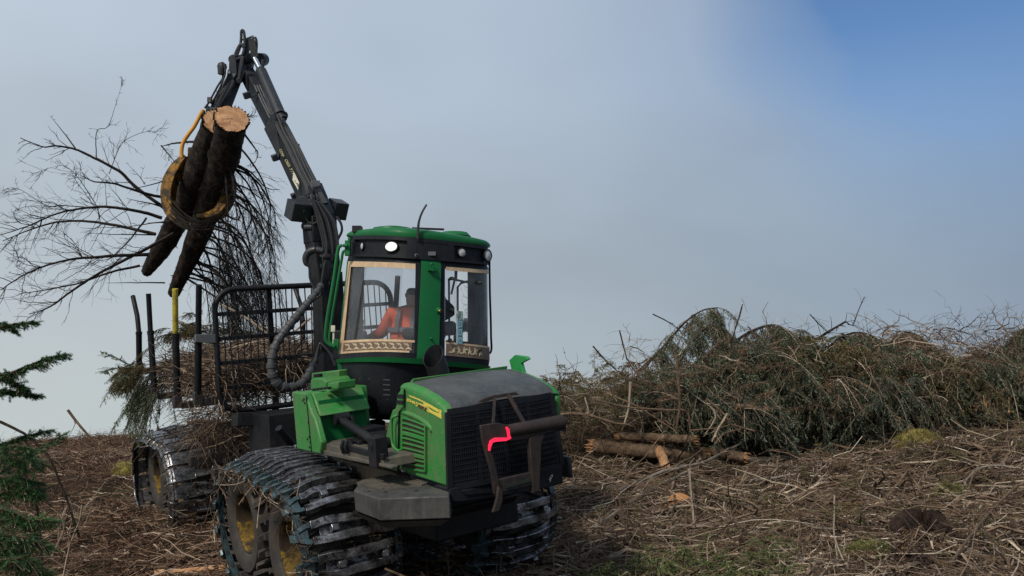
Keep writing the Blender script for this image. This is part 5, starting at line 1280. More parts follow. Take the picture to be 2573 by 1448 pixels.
LB = [
 ([(960, 800), (800, 680), (690, 580), (560, 510), (440, 455), (320, 430), (240, 430), (120, 380)], .032, 16, .5), ([(440, 450), (370, 360), (290, 262)], .013, 4, .2),
 ([(960, 740), (830, 710), (680, 660), (560, 645), (490, 610)], .026, 12, .35), ([(950, 860), (800, 820), (640, 795), (480, 805), (330, 840), (180, 900), (0, 960)], .030, 26, .8),
 ([(910, 955), (700, 905), (520, 880), (330, 880), (180, 920), (0, 985)], .032, 24, .8), ([(870, 1075), (700, 1078), (560, 1090), (400, 1110), (250, 1150), (120, 1210), (0, 1290)], .032, 34, .9),
 ([(1020, 950), (850, 1050), (620, 1170), (460, 1270), (340, 1360), (275, 1395), (180, 1420)], .030, 26, .8), ([(820, 1140), (650, 1180), (450, 1250), (250, 1290), (100, 1310)], .022, 26, .8),
 ([(970, 1242), (800, 1240), (630, 1242)], .014, 2, .1), ([(1180, 490), (1000, 620), (860, 670), (740, 690)], .016, 8, .3), ([(565, 505), (570, 350), (630, 320), (670, 210), (715, 40)], .008, 16, .22),
 ([(640, 600), (700, 450), (760, 390), (890, 350), (960, 400)], .007, 22, .35), ([(1150, 410), (1020, 420), (945, 435)], .022, 6, .15), ([(945, 435), (1000, 500), (1045, 565)], .014, 16, .25),
 ([(585, 870), (560, 780), (470, 640), (400, 570), (330, 560), (190, 610)], .008, 30, .45), ([(540, 800), (380, 790), (270, 790), (120, 700), (40, 695)], .009, 26, .5),
 ([(480, 1085), (420, 990), (330, 920)], .008, 10, .3), ([(860, 860), (770, 980), (690, 1060), (620, 1120)], .016, 14, .3), ([(1000, 880), (850, 900), (680, 925)], .014, 6, .2),
 ([(900, 960), (700, 960), (510, 952)], .013, 5, .2), ([(960, 800), (860, 770), (740, 745)], .016, 6, .2), ([(850, 660), (800, 600), (745, 535)], .007, 4, .15), ([(628, 790), (625, 700), (632, 600)], .006, 6, .15),
 ([(850, 665), (830, 620), (855, 545)], .005, 3, .1), ([(560, 800), (480, 690), (420, 600)], .006, 14, .4), ([(180, 900), (110, 880), (90, 820), (200, 790), (330, 800)], .007, 18, .35), ([(250, 1150), (130, 1120), (90, 1040)], .007, 20, .35)]
for i, (l, r0, nt_, tl_) in enumerate(LB):
    z = z8(l); d0 = 14.2 + .5 * math.sin(i * 2.1); branch(tB if i % 2 else tA, pix_path(z, (14.4, d0 + rng.uniform(-1.2, .8))), r0, nt_, tl_)
RBr = [[(1400, 440), (1470, 520), (1530, 620), (1580, 760), (1580, 880), (1610, 1060), (1625, 1250)], [(1370, 560), (1450, 650), (1520, 790), (1560, 920), (1655, 1030)], [(1420, 350), (1480, 430), (1510, 480), (1490, 540)],
       [(1380, 540), (1470, 590), (1560, 680), (1640, 690)], [(1360, 660), (1440, 680), (1520, 740), (1610, 805)], [(1400, 330), (1450, 265), (1490, 250)], [(1350, 600), (1430, 720), (1480, 850), (1440, 960), (1420, 980)], [(1300, 830), (1400, 870), (1410, 800), (1340, 760)]]
for l in RBr: branch(tA, pix_path(z8(l), (13.6, 13.6 + rng.uniform(-.6, .9))), .018, 8, .35)
for i in range(34):
    f = i / 33; k = int((.18 + .72 * rng.random()) * (len(PA) - 1)); p0 = PA[k]; u0, v0, d0 = proj(p0)
    u1 = rng.uniform(600, 690) if i % 3 else rng.uniform(520, 620); v1 = v0 + rng.uniform(90, 260); v1 = max(v1, 520); um = u0 + (u1 - u0) * .55; vm = v0 + (v1 - v0) * rng.uniform(.12, .34)
    dd = d0 + rng.uniform(-.5, 1.3)
    branch(tA if i % 2 else tB, [p0, W(um, vm, d0 * .5 + dd * .5), W(u0 + (u1 - u0) * .85, vm * .5 + v1 * .5, dd), W(u1, v1, dd), W(u1 + rng.uniform(-6, 10), min(v1 + rng.uniform(30, 120), 890), dd)], rng.uniform(.014, .024), 26, .55, TWIG_D, 4, -.3, .35)
for i in range(16):                                                 # thin curtain of drooping tips behind the gate
    u0 = rng.uniform(540, 680); v0 = rng.uniform(560, 720); dd = rng.uniform(14.6, 15.8)
    branch(tA, [W(u0, v0, dd), W(u0 + 22, v0 + 60, dd), W(u0 + 32, v0 + 130, dd), W(u0 + 34, min(v0 + 210, 880), dd)], .008, 34, .35, TWIG_D, 3, -.6, .4)
for i in range(10):                                                 # twisted twigs gripped in the tongs
    a = rng.uniform(-10, 10); branch(tB, [W(430 + a, 500 + i * 6, 13.5), W(470, 540 + i * 4, 13.3), W(520, 552 + i * 3, 13.3), W(575, 520 + i * 5 + a, 13.6)], .012, 6, .3)

# ================================================================== THE LOAD IN THE BUNK
ZL = B(446, 1005, 1, SY)[2]; ZH = B(440, 885, 1, SY)[2]; mb = MB(); n = 8000
X = rng.uniform(-1.1, 2.85, n); Y = rng.uniform(-1.2, 1.25, n); hz = (ZH - ZL) * np.clip(1.15 - (Y / 1.9) ** 2, .2, 1.1) * np.interp(X, [-1.1, 0, 1.5, 2.85], [.7, .9, .95, .85]); Z = ZL - .02 + hz * rng.random(n) ** .75
D = np.stack([rng.normal(0, 1, n) * 1.3, rng.normal(0, .55, n), rng.normal(0, .28, n)], 1); L = rng.uniform(.15, .75, n)
bulk(mb, tow(TB, np.stack([X, Y, Z], 1)), D @ TB[:3, :3].T, L, rng.uniform(.004, .010, n), 6, .35, .15, .4, 3, .03)
tag(obj('brush_load', mb, TWIG_L), 'brown twigs and tops heaped in the load space between the stakes', 'brushwood', kind='stuff')
LOADW = MB(); LOADN = MB()
def green_load(name, u0, v0, d, n, spread, dirf, ln, mat, label, nsh=20, shl=.22):
    n = int(n * 1.8)
    t = thing(name, W(u0, v0, d), label, 'branch', 'spruce tops hanging from the load')
    w_, n_ = MB(), MB(); S = np.array([W(u0 + rng.normal(0, spread[0]), v0 + rng.normal(0, spread[1]), d + rng.normal(0, .4)) for _ in range(n)])
    D = np.array([dirf() for _ in range(n)]); P = bulk(w_, S, D, ln * rng.uniform(.6, 1.2, n), np.full(n, .008), 7, .2, .55, .3)
    sprays(w_, n_, P, nsh, shl, 13, .045, .010, .9, .003)
    obj('stem', w_, TWIG, t); obj('foliage', n_, mat, t); return t
green_load('spruce_top', 345, 925, 15.2, 26, (16, 12), lambda: (-1 + rng.normal(0, .4), rng.normal(0, .4), -.55 + rng.normal(0, .3)), .40, NEED_O, 'olive green drooping spruce top hanging off the rear of the load', 16)
green_load('spruce_top', 385, 960, 15.0, 24, (20, 14), lambda: (-.5 + rng.normal(0, .3), rng.normal(0, .4), -.9), .6, NEED_G, 'dark green spruce tip hanging lowest below the rear stakes')
green_load('spruce_top', 500, 830, 15.6, 22, (50, 14), lambda: (rng.normal(0, .6), rng.normal(0, .4), .1), .6, NEED_O, 'thin olive sprays standing above the load between stake and gate')
t = thing('spruce_top', W(340, 925, 14.6), 'flat spruce spray pointing left past the rearmost stake', 'branch', 'spruce tops hanging from the load')
w_, n_ = MB(), MB()
for pts in (((355, 940), (320, 915), (290, 898), (258, 886)), ((330, 925), (300, 925), (275, 928), (262, 938)), ((350, 950), (320, 945), (295, 955))):
    P = spline(pix_path(pts, (14.8, 14.3)), 3)[None]; w_.tube(P[0], np.linspace(.012, .004, len(P[0])), 6); p, d_, L = sprays(w_, n_, P, 22, .24, 24, .028, .010, .15, .004)
obj('stem', w_, TWIG, t); obj('foliage', n_, NEED_G, t)
for i, (pts, d, r) in enumerate(((((470, 1062), (520, 1058), (560, 1062), (600, 1058)), 13.0, .022), (((545, 760), (620, 800), (700, 860), (790, 905)), 14.0, .016), (((560, 880), (640, 860), (720, 845), (780, 800)), 13.8, .016))):
    mb = MB(); mb.tube(pix_path(pts, d), r, 8, smooth=4); tag(obj('stick', mb, [BARK_B, TWIG_P, TWIG_P][i]), ['bare brown stick lying across the rear track under the load', 'thin pale stick sloping down behind the gate bars', 'thin pale stick rising to the right behind the gate bars'][i], 'stick', 'sticks of the load')
# brush hanging over the rear frame
mb = MB(); n = 900; S = np.array([W(rng.uniform(470, 700), rng.uniform(1020, 1110), rng.uniform(12.6, 13.6)) for _ in range(n)]); D = rng.normal(0, 1, (n, 3)) * [1, .6, .8] + [0, 0, -.3]
bulk(mb, S, D, rng.uniform(.15, .6, n), rng.uniform(.003, .007, n), 5, .5, .2, .5, 3, .03); tag(obj('hanging_brush', mb, TWIG_L), 'tangled brown twigs hanging over the rear frame behind the tank', 'brushwood', kind='stuff')

# ================================================================== GROUND
ys = np.concatenate([np.linspace(-14, 4, 24)[:-1], np.geomspace(4, 34, 420), np.geomspace(34, 260, 40)[1:]]); xs = np.linspace(-1, 1, 420)
Yg, Xg = np.meshgrid(ys, xs, indexing='ij'); Xg = Xg * (np.maximum(Yg, 4) * .95 + 6)
mb = MB(); mb.grid(np.stack([Xg, Yg, H(Xg, Yg)], -1))
m, t, b = newmat('forest_floor'); v = coords(t)
n1 = noise(t, .7, 4, .5, v); n2 = noise(t, 6, 8, .7, v, .5); n3 = noise(t, 45, 8, .8, v, 1)
c = ramp(n3, [(.3, (.018, .011, .007)), (.5, (.055, .034, .021)), (.7, (.13, .088, .055))], tree=t).outputs[0]
g_ = ramp(n2, [(.3, (.020, .026, .009)), (.7, (.085, .085, .032))], tree=t).outputs[0]
f = ramp(n1, [(.5, 0.0), (.68, .75)], tree=t).outputs[0]; c = mixc(t, f, c, g_); t.links.new(c, b.inputs['Base Color']); b.inputs['Roughness'].default_value = .95; b.inputs['Specular IOR Level'].default_value = .1
bump(t, b, n3, 1.0, .04)
tag(obj('ground', mb, m, None, loc=(0, 0, 0)), None, None, kind='structure')
def spots(n, u0, u1, d0, d1, dens=1.0):
    u = rng.uniform(u0, u1, n); d = d0 * (d1 / d0) ** (rng.random(n) ** dens); x = (u - 1286.5) / FPX * d; return x, d
def ground_sticks(n, u0, u1, d0, d1, l0, l1, r0, r1, m, name, label, lift=.03, pit=.12, azi=None, bend=.3, dens=.8, K=5, clump=None, far=.0):
    x, y = spots(n, u0, u1, d0, d1, dens)
    if clump is not None:
        k = vnoise(x, y, clump[0]) + rng.normal(0, .08, n) > clump[1]; x, y = x[k], y[k]; n = len(x)
    az = rng.uniform(0, two, n) if azi is None else rng.normal(azi[0], azi[1], n) + math.pi * rng.integers(0, 2, n)
    L = rng.uniform(l0, l1, n); dx, dy = np.cos(az), np.sin(az)
    z0 = H(x, y) + rng.uniform(0, lift, n); z1 = H(x + dx * L, y + dy * L); dz = (z1 - z0 + rng.normal(0, pit, n) * L) / L
    S = np.stack([x, y, z0], 1); D = np.stack([dx, dy, dz + .02], 1)
    R0 = rng.uniform(r0, r1, n) * (1 + far * np.maximum(y - 9, 0))
    mb = MB(); bulk(mb, S, D, L, R0, K, bend, .08, .45, 3, .025)
    return tag(obj(name, mb, m, None, loc=(0, 0, 0)), label, 'brushwood', kind='stuff')
ground_sticks(30000, -150, 1350, 7.0, 27, .05, .30, .0022, .0052, TWIG_R, 'needle_litter', 'red brown litter of fine twigs left of and under the machine', .05, .25, far=.05)
ground_sticks(50000, 1000, 2750, 7.0, 25, .05, .34, .0022, .0055, TWIG, 'twig_litter', 'grey brown litter of fine twigs right of the machine', .05, .22, far=.05)
ground_sticks(6500, -150, 1350, 7.0, 26, .25, .9, .004, .010, TWIG_R, 'brushwood_layer', 'brown branches strewn left of the machine', .10, .14, bend=.35, far=.04)
ground_sticks(9000, 1000, 2750, 7.0, 24, .25, 1.1, .004, .011, TWIG, 'brushwood_layer', 'brown branches strewn right of the machine', .10, .12, (.5, .8), bend=.3, far=.04)
ground_sticks(1000, 1000, 2750, 7.4, 22, .3, 1.5, .008, .018, TWIG_P, 'bleached_sticks', 'bleached sticks scattered right of the machine', .12, .08, (.45, .7), bend=.2, K=7)
ground_sticks(300, -100, 700, 8, 24, .4, 1.4, .007, .014, TWIG_P, 'bleached_sticks', 'bleached sticks scattered at the left', .10, .06, (.2, .5), bend=.2, K=7)
ground_sticks(9000, 900, 2750, 7.0, 22, .05, .30, .004, .009, TWIG_D, 'dark_litter', 'patches of darkened twigs standing for dark hollows in the litter', .09, .2, clump=(.8, .12), far=.04)  # dark colour put into the twigs to read as shaded hollows
ground_sticks(7000, -150, 1300, 7.0, 22, .05, .30, .004, .009, TWIG_D, 'dark_litter', 'patches of darkened twigs standing for dark hollows at the left', .09, .2, clump=(.8, .10), far=.04)
ground_sticks(26000, 1300, 2750, 7.2, 14, .03, .12, .0022, .004, MOSS, 'moss_patches', 'olive moss and dry grass between the sticks', .06, .9, clump=(1.3, .10), far=.03)
ground_sticks(620, 1000, 2750, 7.6, 20, .5, 1.8, .012, .026, BARK_B, 'thick_branches', 'thick brown branches half buried in the litter at the right', .16, .10, (.5, .8), bend=.4, K=9)
ground_sticks(140, -100, 1000, 7.6, 20, .4, 1.4, .010, .022, BARK_B, 'thick_branches', 'thick brown branches half buried in the litter at the left', .12, .10, bend=.4, K=9)
ground_sticks(3500, 1000, 2750, 7.4, 18, .03, .10, .008, .016, TWIG_P, 'wood_chips', 'pale wood chips sprinkled over the litter at the right', .12, .4, clump=(1.1, .02), K=3)
ground_sticks(1500, -150, 1000, 7.4, 18, .03, .10, .007, .014, TWIG_P, 'wood_chips', 'pale wood chips sprinkled over the litter at the left', .10, .4, clump=(1.1, .05), K=3)
# springy arcs standing up from the brush
def arcs(n, u0, u1, d0, d1, l0, l1, r, m, name, label, up=1.0, sag=.6, out=1.0, clump=None, kind='stuff'):
    x, y = spots(n, u0, u1, d0, d1, .8)
    if clump is not None:
        k = vnoise(x + 31, y, clump[0]) > clump[1]; x, y = x[k], y[k]; n = len(x)
    S = np.stack([x, y, H(x, y)], 1); D = np.stack([rng.normal(0, out, n), rng.normal(0, out, n), np.abs(rng.normal(up, .4, n))], 1)
    mb = MB(); P = bulk(mb, S, D, rng.uniform(l0, l1, n), np.full(n, r) * rng.uniform(.6, 1.4, n), 7, .35, sag, .3, 3, .02)
    f2 = rng.uniform(.2, 1, (n, 3)); p2, t2 = along(P, f2); p2 = p2.reshape(-1, 3); t2 = t2.reshape(-1, 3)
    bulk(mb, p2, t2 + .9 * unit(rng.normal(0, 1, t2.shape)), rng.uniform(.08, .3, len(p2)), np.full(len(p2), r * .5), 4, .3, .2, .5)
    return tag(obj(name, mb, m, None, loc=(0, 0, 0)), label, 'brushwood', kind='stuff')
arcs(1500, -150, 1300, 7.2, 16, .15, .6, .004, TWIG_R, 'springy_twigs', 'curved twigs standing up in the brown litter at the left', .5)
arcs(3600, 1150, 2750, 7.2, 16, .15, .75, .0045, TWIG, 'springy_twigs', 'curved twigs standing up in the brushwood at the right', .5)
arcs(3000, -150, 420, 19, 27, .25, .8, .008, TWIG_R, 'skyline_brush', 'low brown brush along the left skyline', .6)
arcs(3800, 1180, 1800, 17, 25, .3, .8, .008, TWIG, 'skyline_brush', 'brown scrub on the skyline between machine and spruce heap', .8, .5, .8)
arcs(13000, 2200, 2750, 16.5, 21, .7, 1.6, .009, TWIG, 'skyline_brush', 'brown scrub on the skyline at the far right', 1.1, .5, .7)

# needle-bearing boughs scattered as ground cover
def boughs(name, label, cat, n, sampler, dirf, l0, l1, nmat, nsh=16, shl=.26, per=9, ln=.05, wd_=.014, sag=.5, droop=.6, wood=TWIG, kind=None, group=None, stemr=.008, nm2='foliage'):
    S = np.array([sampler() for _ in range(n)]); D = np.array([dirf(s) for s in S])
    w_, q_ = MB(), MB(); P = bulk(w_, S, D, rng.uniform(l0, l1, n), np.full(n, stemr), 7, .2, sag, .3)
    sprays(w_, q_, P, nsh, shl, per, ln, wd_, droop, .0035)
    if kind:
        return tag(obj(name, q_, nmat, None, loc=(0, 0, 0)), label, cat, kind=kind), tag(obj(name.replace('needles', 'twigs'), w_, wood, None, loc=(0, 0, 0)), label + ', bare stems', cat, kind=kind)
    t = thing(name, S.mean(0), label, cat, group); obj('stem', w_, wood, t); obj(nm2, q_, nmat, t); return t
def pt(u0, u1, d0, d1, lift=.1):
    def f():
        d = rng.uniform(d0, d1); x = (rng.uniform(u0, u1) - 1286.5) / FPX * d; return np.array([x, d, H(x, d) + rng.uniform(0, lift)])
    return f
rnd = lambda up: (lambda s: np.array([rng.normal(0, 1), rng.normal(0, 1), up + rng.normal(0, .3)]))
boughs('green_needles', 'low green sprays sprouting at the bottom edge right of the machine', 'ground cover', 330, pt(1480, 1960, 8.2, 9.6, .2), rnd(.9), .15, .42, NEED_M, 14, .10, 12, .022, .005, .3, .2, kind='stuff')
boughs('olive_needles', 'olive sprays lying among the sticks on the right', 'ground cover', 260, pt(1450, 2700, 9, 16), rnd(.4), .2, .6, NEED_O, 14, .14, 10, .03, .008, .3, .3, kind='stuff')
boughs('brown_needles', 'dead brown spruce sprays lying on the ground', 'ground cover', 700, pt(-150, 2700, 8, 18), rnd(.3), .2, .7, NEED_R, 16, .16, 10, .03, .008, .3, .3, kind='stuff')
boughs('blue_needles', 'blue green sprays low at the foot of the spruce heap', 'ground cover', 330, pt(1750, 2500, 15.8, 17, .3), rnd(.4), .3, .8, NEED_B, 16, .24, 9, .045, .013, .4, .5, kind='stuff')
boughs('skyline_needles', 'olive brown sprays in the skyline scrub', 'ground cover', 520, pt(1180, 2750, 17, 22, .8), rnd(.7), .3, .9, NEED_O, 14, .22, 8, .045, .014, .4, .5, kind='stuff')

# ================================================================== FELLED SPRUCES HEAPED ON THE RIGHT
def tall_spruce(path, d, r, nb, blen, nmat, label, side=(.2, 1), hang=1.0, nsh=18, shl=.26, per=10):
    P = spline(pix_path(path, d), 6); t = thing('felled_spruce', P[0], label, 'spruce top', 'spruces heaped on the right')
    mb = MB(); mb.tube(P, np.linspace(r, r * .25, len(P)), 8); obj('trunk', mb, BARK, t)
    f = np.sort(rng.uniform(.08, 1, (1, nb))); p, tt = along(P[None], f); p, tt = p[0], tt[0]
    D = tt * rng.uniform(.0, .7, (nb, 1)) + rng.normal(0, 1, (nb, 3)) * [.5, .8, .25] + np.array([0, 0, -.25 * hang])
    w_, q_ = MB(), MB(); B_ = bulk(w_, p, D, blen * rng.uniform(.4, 1.15, nb), np.full(nb, .008), 7, .2, .8 * hang, .3)
    sprays(w_, q_, B_, nsh, shl, per, .048, .017, .9, .0035); obj('branch_twigs', w_, TWIG, t); obj('foliage', q_, nmat, t); return t
tall_spruce(((1600, 940), (1640, 900), (1672, 868), (1690, 845), (1725, 807), (1766, 780), (1804, 773)), 17.0, .035, 52, .62, NEED_G, 'tallest bent spruce top arching over the left end of the heap', hang=1.1, nsh=16)
tall_spruce(((1700, 960), (1712, 900), (1744, 850), (1780, 822), (1812, 824), (1836, 842)), 16.6, .025, 46, .5, NEED_G, 'smaller drooping spruce top just under the tallest bent one')
tall_spruce(((1790, 930), (1815, 893), (1842, 863), (1887, 833), (1933, 818), (1963, 822), (2001, 845), (2030, 868)), 16.6, .035, 120, .75, NEED_G, 'dense dark spruce top arching broadly in the middle of the heap')
tall_spruce(((2050, 930), (2088, 868), (2130, 841), (2167, 837), (2205, 852), (2236, 880)), 16.8, .030, 90, .6, NEED_G, 'green spruce top arching right of the bare slanting pole')
tall_spruce(((2225, 920), (2238, 875), (2258, 845), (2281, 836), (2311, 845), (2330, 870)), 17.6, .028, 80, .5, NEED_O, 'rounded olive brown spruce top near the scrub')
tall_spruce(((2500, 930), (2535, 870), (2573, 830), (2620, 815)), 16.5, .028, 60, .5, NEED_G, 'dark spruce top at the right edge of the picture')
def heap(u, v, d, hu, hv, n, nmat, label, l0=.5, l1=1.1):
    def smp():
        a = rng.uniform(-1, 1, 2); return W(u + a[0] * hu, v - 22 + a[1] * hv * (1 - .4 * abs(a[0])), d + rng.normal(0, .4))
    return boughs('felled_spruce', label, 'spruce', n, smp, lambda s: np.array([rng.normal(0, .8), -.55 + rng.normal(0, .5), .15 + rng.normal(0, .3)]), l0, l1, nmat, 18, .28, 11, .055, .021, .8, .8, TWIG, None, 'spruces heaped on the right', .012)
heap(1720, 990, 16.4, 90, 50, 150, NEED_G, 'dark green felled spruce at the left end of the heap behind the upright bare stem')
heap(1880, 930, 16.6, 100, 45, 170, NEED_G, 'felled spruce with hanging boughs under the broad middle arch')
heap(2060, 920, 16.9, 110, 40, 170, NEED_O, 'olive felled spruce in the middle of the heap below the bare slanting pole')
heap(2230, 950, 16.8, 110, 45, 170, NEED_G, 'felled spruce right of centre in the heap below the rounded top')
heap(1960, 990, 16.4, 110, 30, 130, NEED_G, 'felled spruce low in the heap over the half hidden log')
heap(2130, 1000, 16.3, 110, 34, 150, NEED_B, 'blue green felled spruce low in the heap right of the half hidden log')
heap(2330, 960, 16.6, 90, 36, 140, NEED_O, 'yellowish felled spruce beside the splintered stump')
heap(2260, 1015, 16.1, 80, 26, 110, NEED_B, 'lowest blue green felled spruce above the yellow moss')
heap(2480, 960, 16.4, 80, 45, 130, NEED_G, 'dark felled spruce behind the splintered stump at the right')
heap(1850, 1035, 16.0, 80, 22, 90, NEED_B, 'small blue green spruce crown under the half hidden log')
heap(1600, 1010, 17.2, 80, 40, 70, NEED_O, 'thin olive spruce top left of the heap in front of the scrub', .3, .7)

def deadwood(n, u0, u1, v0, v1, d0, d1, l0, l1, r, m, label):
    S = np.array([W(rng.uniform(u0, u1), rng.uniform(v0, v1), rng.uniform(d0, d1)) for _ in range(n)]); D = rng.normal(0, 1, (n, 3)) * [1, .6, .75] + [0, 0, .25]
    mb = MB(); P = bulk(mb, S, D, rng.uniform(l0, l1, n), np.full(n, r) * rng.uniform(.5, 1.6, n), 7, .35, .25, .3, 3, .03)
    f2 = rng.uniform(.2, 1, (n, 4)); p2, t2 = along(P, f2); p2 = p2.reshape(-1, 3); t2 = t2.reshape(-1, 3)
    bulk(mb, p2, t2 + .9 * unit(rng.normal(0, 1, t2.shape)), rng.uniform(.1, .4, len(p2)), np.full(len(p2), r * .5), 4, .3, .2, .5)
    return tag(obj('dead_branches', mb, m, None, loc=(0, 0, 0)), label, 'brushwood', kind='stuff')
deadwood(230, 1560, 2450, 850, 1060, 15.0, 16.8, .3, 1.1, .008, TWIG, 'bare brown branches poking out all over the spruce heap')
deadwood(380, 2200, 2600, 820, 960, 16.0, 17.5, .3, .9, .008, TWIG, 'brown bare branches over the right part of the heap')
deadwood(150, 1380, 1700, 960, 1070, 15.0, 17.0, .3, 1.0, .008, TWIG, 'bare brown branches between the guard and the heap')
def wbox(u0, u1, v0, v1, d0, d1): return lambda: W(rng.uniform(u0, u1), rng.uniform(v0, v1), rng.uniform(d0, d1))
boughs('brown_heap_needles', 'dead brown sprays mixed into the spruce heap', 'ground cover', 90, wbox(1600, 2573, 880, 1040, 15.0, 16.6), rnd(.3), .3, .9, NEED_R, 16, .24, 9, .045, .013, .4, .7, kind='stuff')
boughs('olive_heap_needles', 'olive sprays between the machine and the heap', 'ground cover', 200, wbox(1250, 1700, 950, 1080, 15.5, 18), rnd(.5), .3, .8, NEED_O, 14, .22, 9, .045, .013, .4, .6, kind='stuff')

# ================================================================== STICKS AND LOGS THAT STAND OUT
def gpath(pts, lift):
    q = spline(np.array(pts, float), 3); g = np.array([G(u, v)[1] for u, v in q]); g = np.convolve(np.pad(g, 2, 'edge'), np.ones(5) / 5, 'valid')
    return [W(u, v, y - min(lift / max(.03, -ray(u, v)[2]), .14 * y)) for (u, v), y in zip(q, g)]
GS = 'single sticks lying on the ground'
def gstick(pts, rpx, m, label, lift=.10, ntw=0, twl=.2, name='stick', cat='stick', sm=4, d=None):
    P = gpath(pts, lift) if d is None else list(pix_path(pts, d))
    dm = np.mean([p[1] for p in P]); r = rpx / FPX * dm * .8
    P, rr = spline(np.array(P), 2, np.linspace(r, r * .65, len(P))); P = P + rng.normal(0, r * .18, P.shape); mb = MB(); mb.tube(P, rr * rng.uniform(.88, 1.12, len(rr)), 8)
    for _ in range(3):
        i = rng.integers(1, len(P) - 1); o = unit(rng.normal(0, 1, 3)); mb.tube([P[i], P[i] + o * r * 3], [r * .45, r * .2], 5)
    if ntw:
        f = rng.uniform(.2, 1, (1, ntw)); p, t = along(P[None], f); bulk(mb, p[0], t[0] + .9 * unit(rng.normal(0, 1, t[0].shape)), rng.uniform(.3, 1.2, ntw) * twl, np.full(ntw, r * .3), 5, .3, .1, .5)
    return tag(obj(name, mb, m), label, cat, GS)
gstick(((1490, 1330), (1541, 1294), (1621, 1239), (1731, 1183)), 8, BARK_G, 'thick grey branch running diagonally from the dark hollow up to the splintered log', .10, 10)
gstick(((1555, 1232), (1608, 1214), (1663, 1186), (1762, 1163), (1830, 1130), (1897, 1099)), 6, BARK_G, 'long grey pole sloping up to the right across the splintered log', .14, 8)
gstick(((1414, 1441), (1486, 1386), (1541, 1352), (1629, 1324), (1669, 1305)), 5, BARK_G, 'grey branch rising from the bottom edge right of the far track', .06, 14, .3)
gstick(((2172, 1297), (2202, 1288), (2257, 1282), (2311, 1273), (2371, 1270)), 6.5, BARK_G, 'smooth grey branch lying level above the mossy mound', .06, 2)
gstick(((2130, 1300), (2142, 1285), (2166, 1273), (2181, 1260)), 9, BARK_G, 'short thick crooked piece left of the smooth grey branch', .05)
gstick(((2100, 1222), (2127, 1210), (2190, 1198), (2250, 1200), (2287, 1188)), 5, BARK_B, 'brown crooked branch under the yellow moss', .06, 6)
gstick(((2238, 1212), (2280, 1234), (2338, 1267)), 3.5, BARK, 'thin dark stick slanting down to the right towards the smooth branch', .08)
gstick(((2341, 1227), (2377, 1246), (2416, 1267)), 6.5, BARK_B, 'stubby brown stick slanting down beside the green tuft', .06)
gstick(((2425, 1222), (2428, 1207), (2461, 1177), (2506, 1170), (2569, 1178)), 4, BARK_G, 'bent grey branch bowing over at the right edge', .10)
gstick(((2572, 1213), (2536, 1237), (2500, 1276), (2461, 1318), (2419, 1372), (2389, 1414)), 5, BARK_B, 'long dark branch sweeping down from the right edge', .15, 8, .3)
gstick(((1917, 1348), (1950, 1369), (1980, 1390), (2016, 1414), (2040, 1434)), 3.5, TWIG_P, 'pale stick pointing down right over the moss', .08, 6)
gstick(((2118, 1335), (2154, 1348), (2187, 1372), (2220, 1396), (2247, 1426)), 4.5, TWIG_P, 'pale broken branch running down beside the dark peat', .08, 3)
gstick(((2097, 1246), (2096, 1300), (2097, 1348), (2118, 1408)), 3, TWIG_P, 'thin upright pale twig in front of the crooked piece', .25)
gstick(((1860, 1375), (1887, 1357), (1940, 1340), (1960, 1325), (2010, 1300), (2080, 1285)), 5, BARK_B, 'dark arching branch over the hollow in the moss', .10, 16, .3)
gstick(((1900, 1330), (1960, 1305), (2030, 1282), (2100, 1262), (2200, 1250)), 4, BARK_B, 'long thin branch above the arching one', .08, 14, .3)
gstick(((390, 1440), (520, 1431), (640, 1425), (700, 1432), (830, 1446)), 10, CUT, 'peeled pale yellow stick along the bottom edge before the front tracks', .10)
gstick(((171, 1031), (205, 1075), (250, 1128), (295, 1181)), 4.5, BARK_B, 'brown pole leaning up to the left against the sky', d=13.5, ntw=5, twl=.25)
gstick(((30, 1162), (80, 1150), (145, 1134)), 6, TWIG_P, 'pale broken stick on the rise at the left', .05)
gstick(((232, 1152), (290, 1150), (330, 1142)), 5, TWIG_P, 'pale split stick just left of the rear track', .05)
gstick(((1548, 1221), (1563, 1287), (1573, 1336)), 2.8, TWIG_R, 'reddish upright twig before the diagonal branch', .3, 4)
gstick(((1579, 1243), (1576, 1300), (1573, 1364)), 2.6, TWIG_R, 'straight reddish twig right beside the first upright one', .3)
gstick(((1731, 1181), (1737, 1243), (1744, 1318)), 4, TWIG_P, 'pale upright twig crossing the orange stump', .3, 3)
gstick(((1750, 1274), (1800, 1280), (1846, 1287)), 5.5, TWIG_P, 'pale stick lying right of the orange stump', .06)
gstick(((1647, 1287), (1700, 1274), (1741, 1271)), 5, TWIG_P, 'pale stick lying under the orange stump', .06)
gstick(((1840, 1265), (1870, 1275), (1905, 1286)), 5, BARK_B, 'orange brown splintered stick between stump and moss', .06)
gstick(((1700, 1196), (1800, 1210), (1900, 1206), (2000, 1192)), 5, BARK_G, 'level grey branch beyond the diagonal ones', .06, 8)
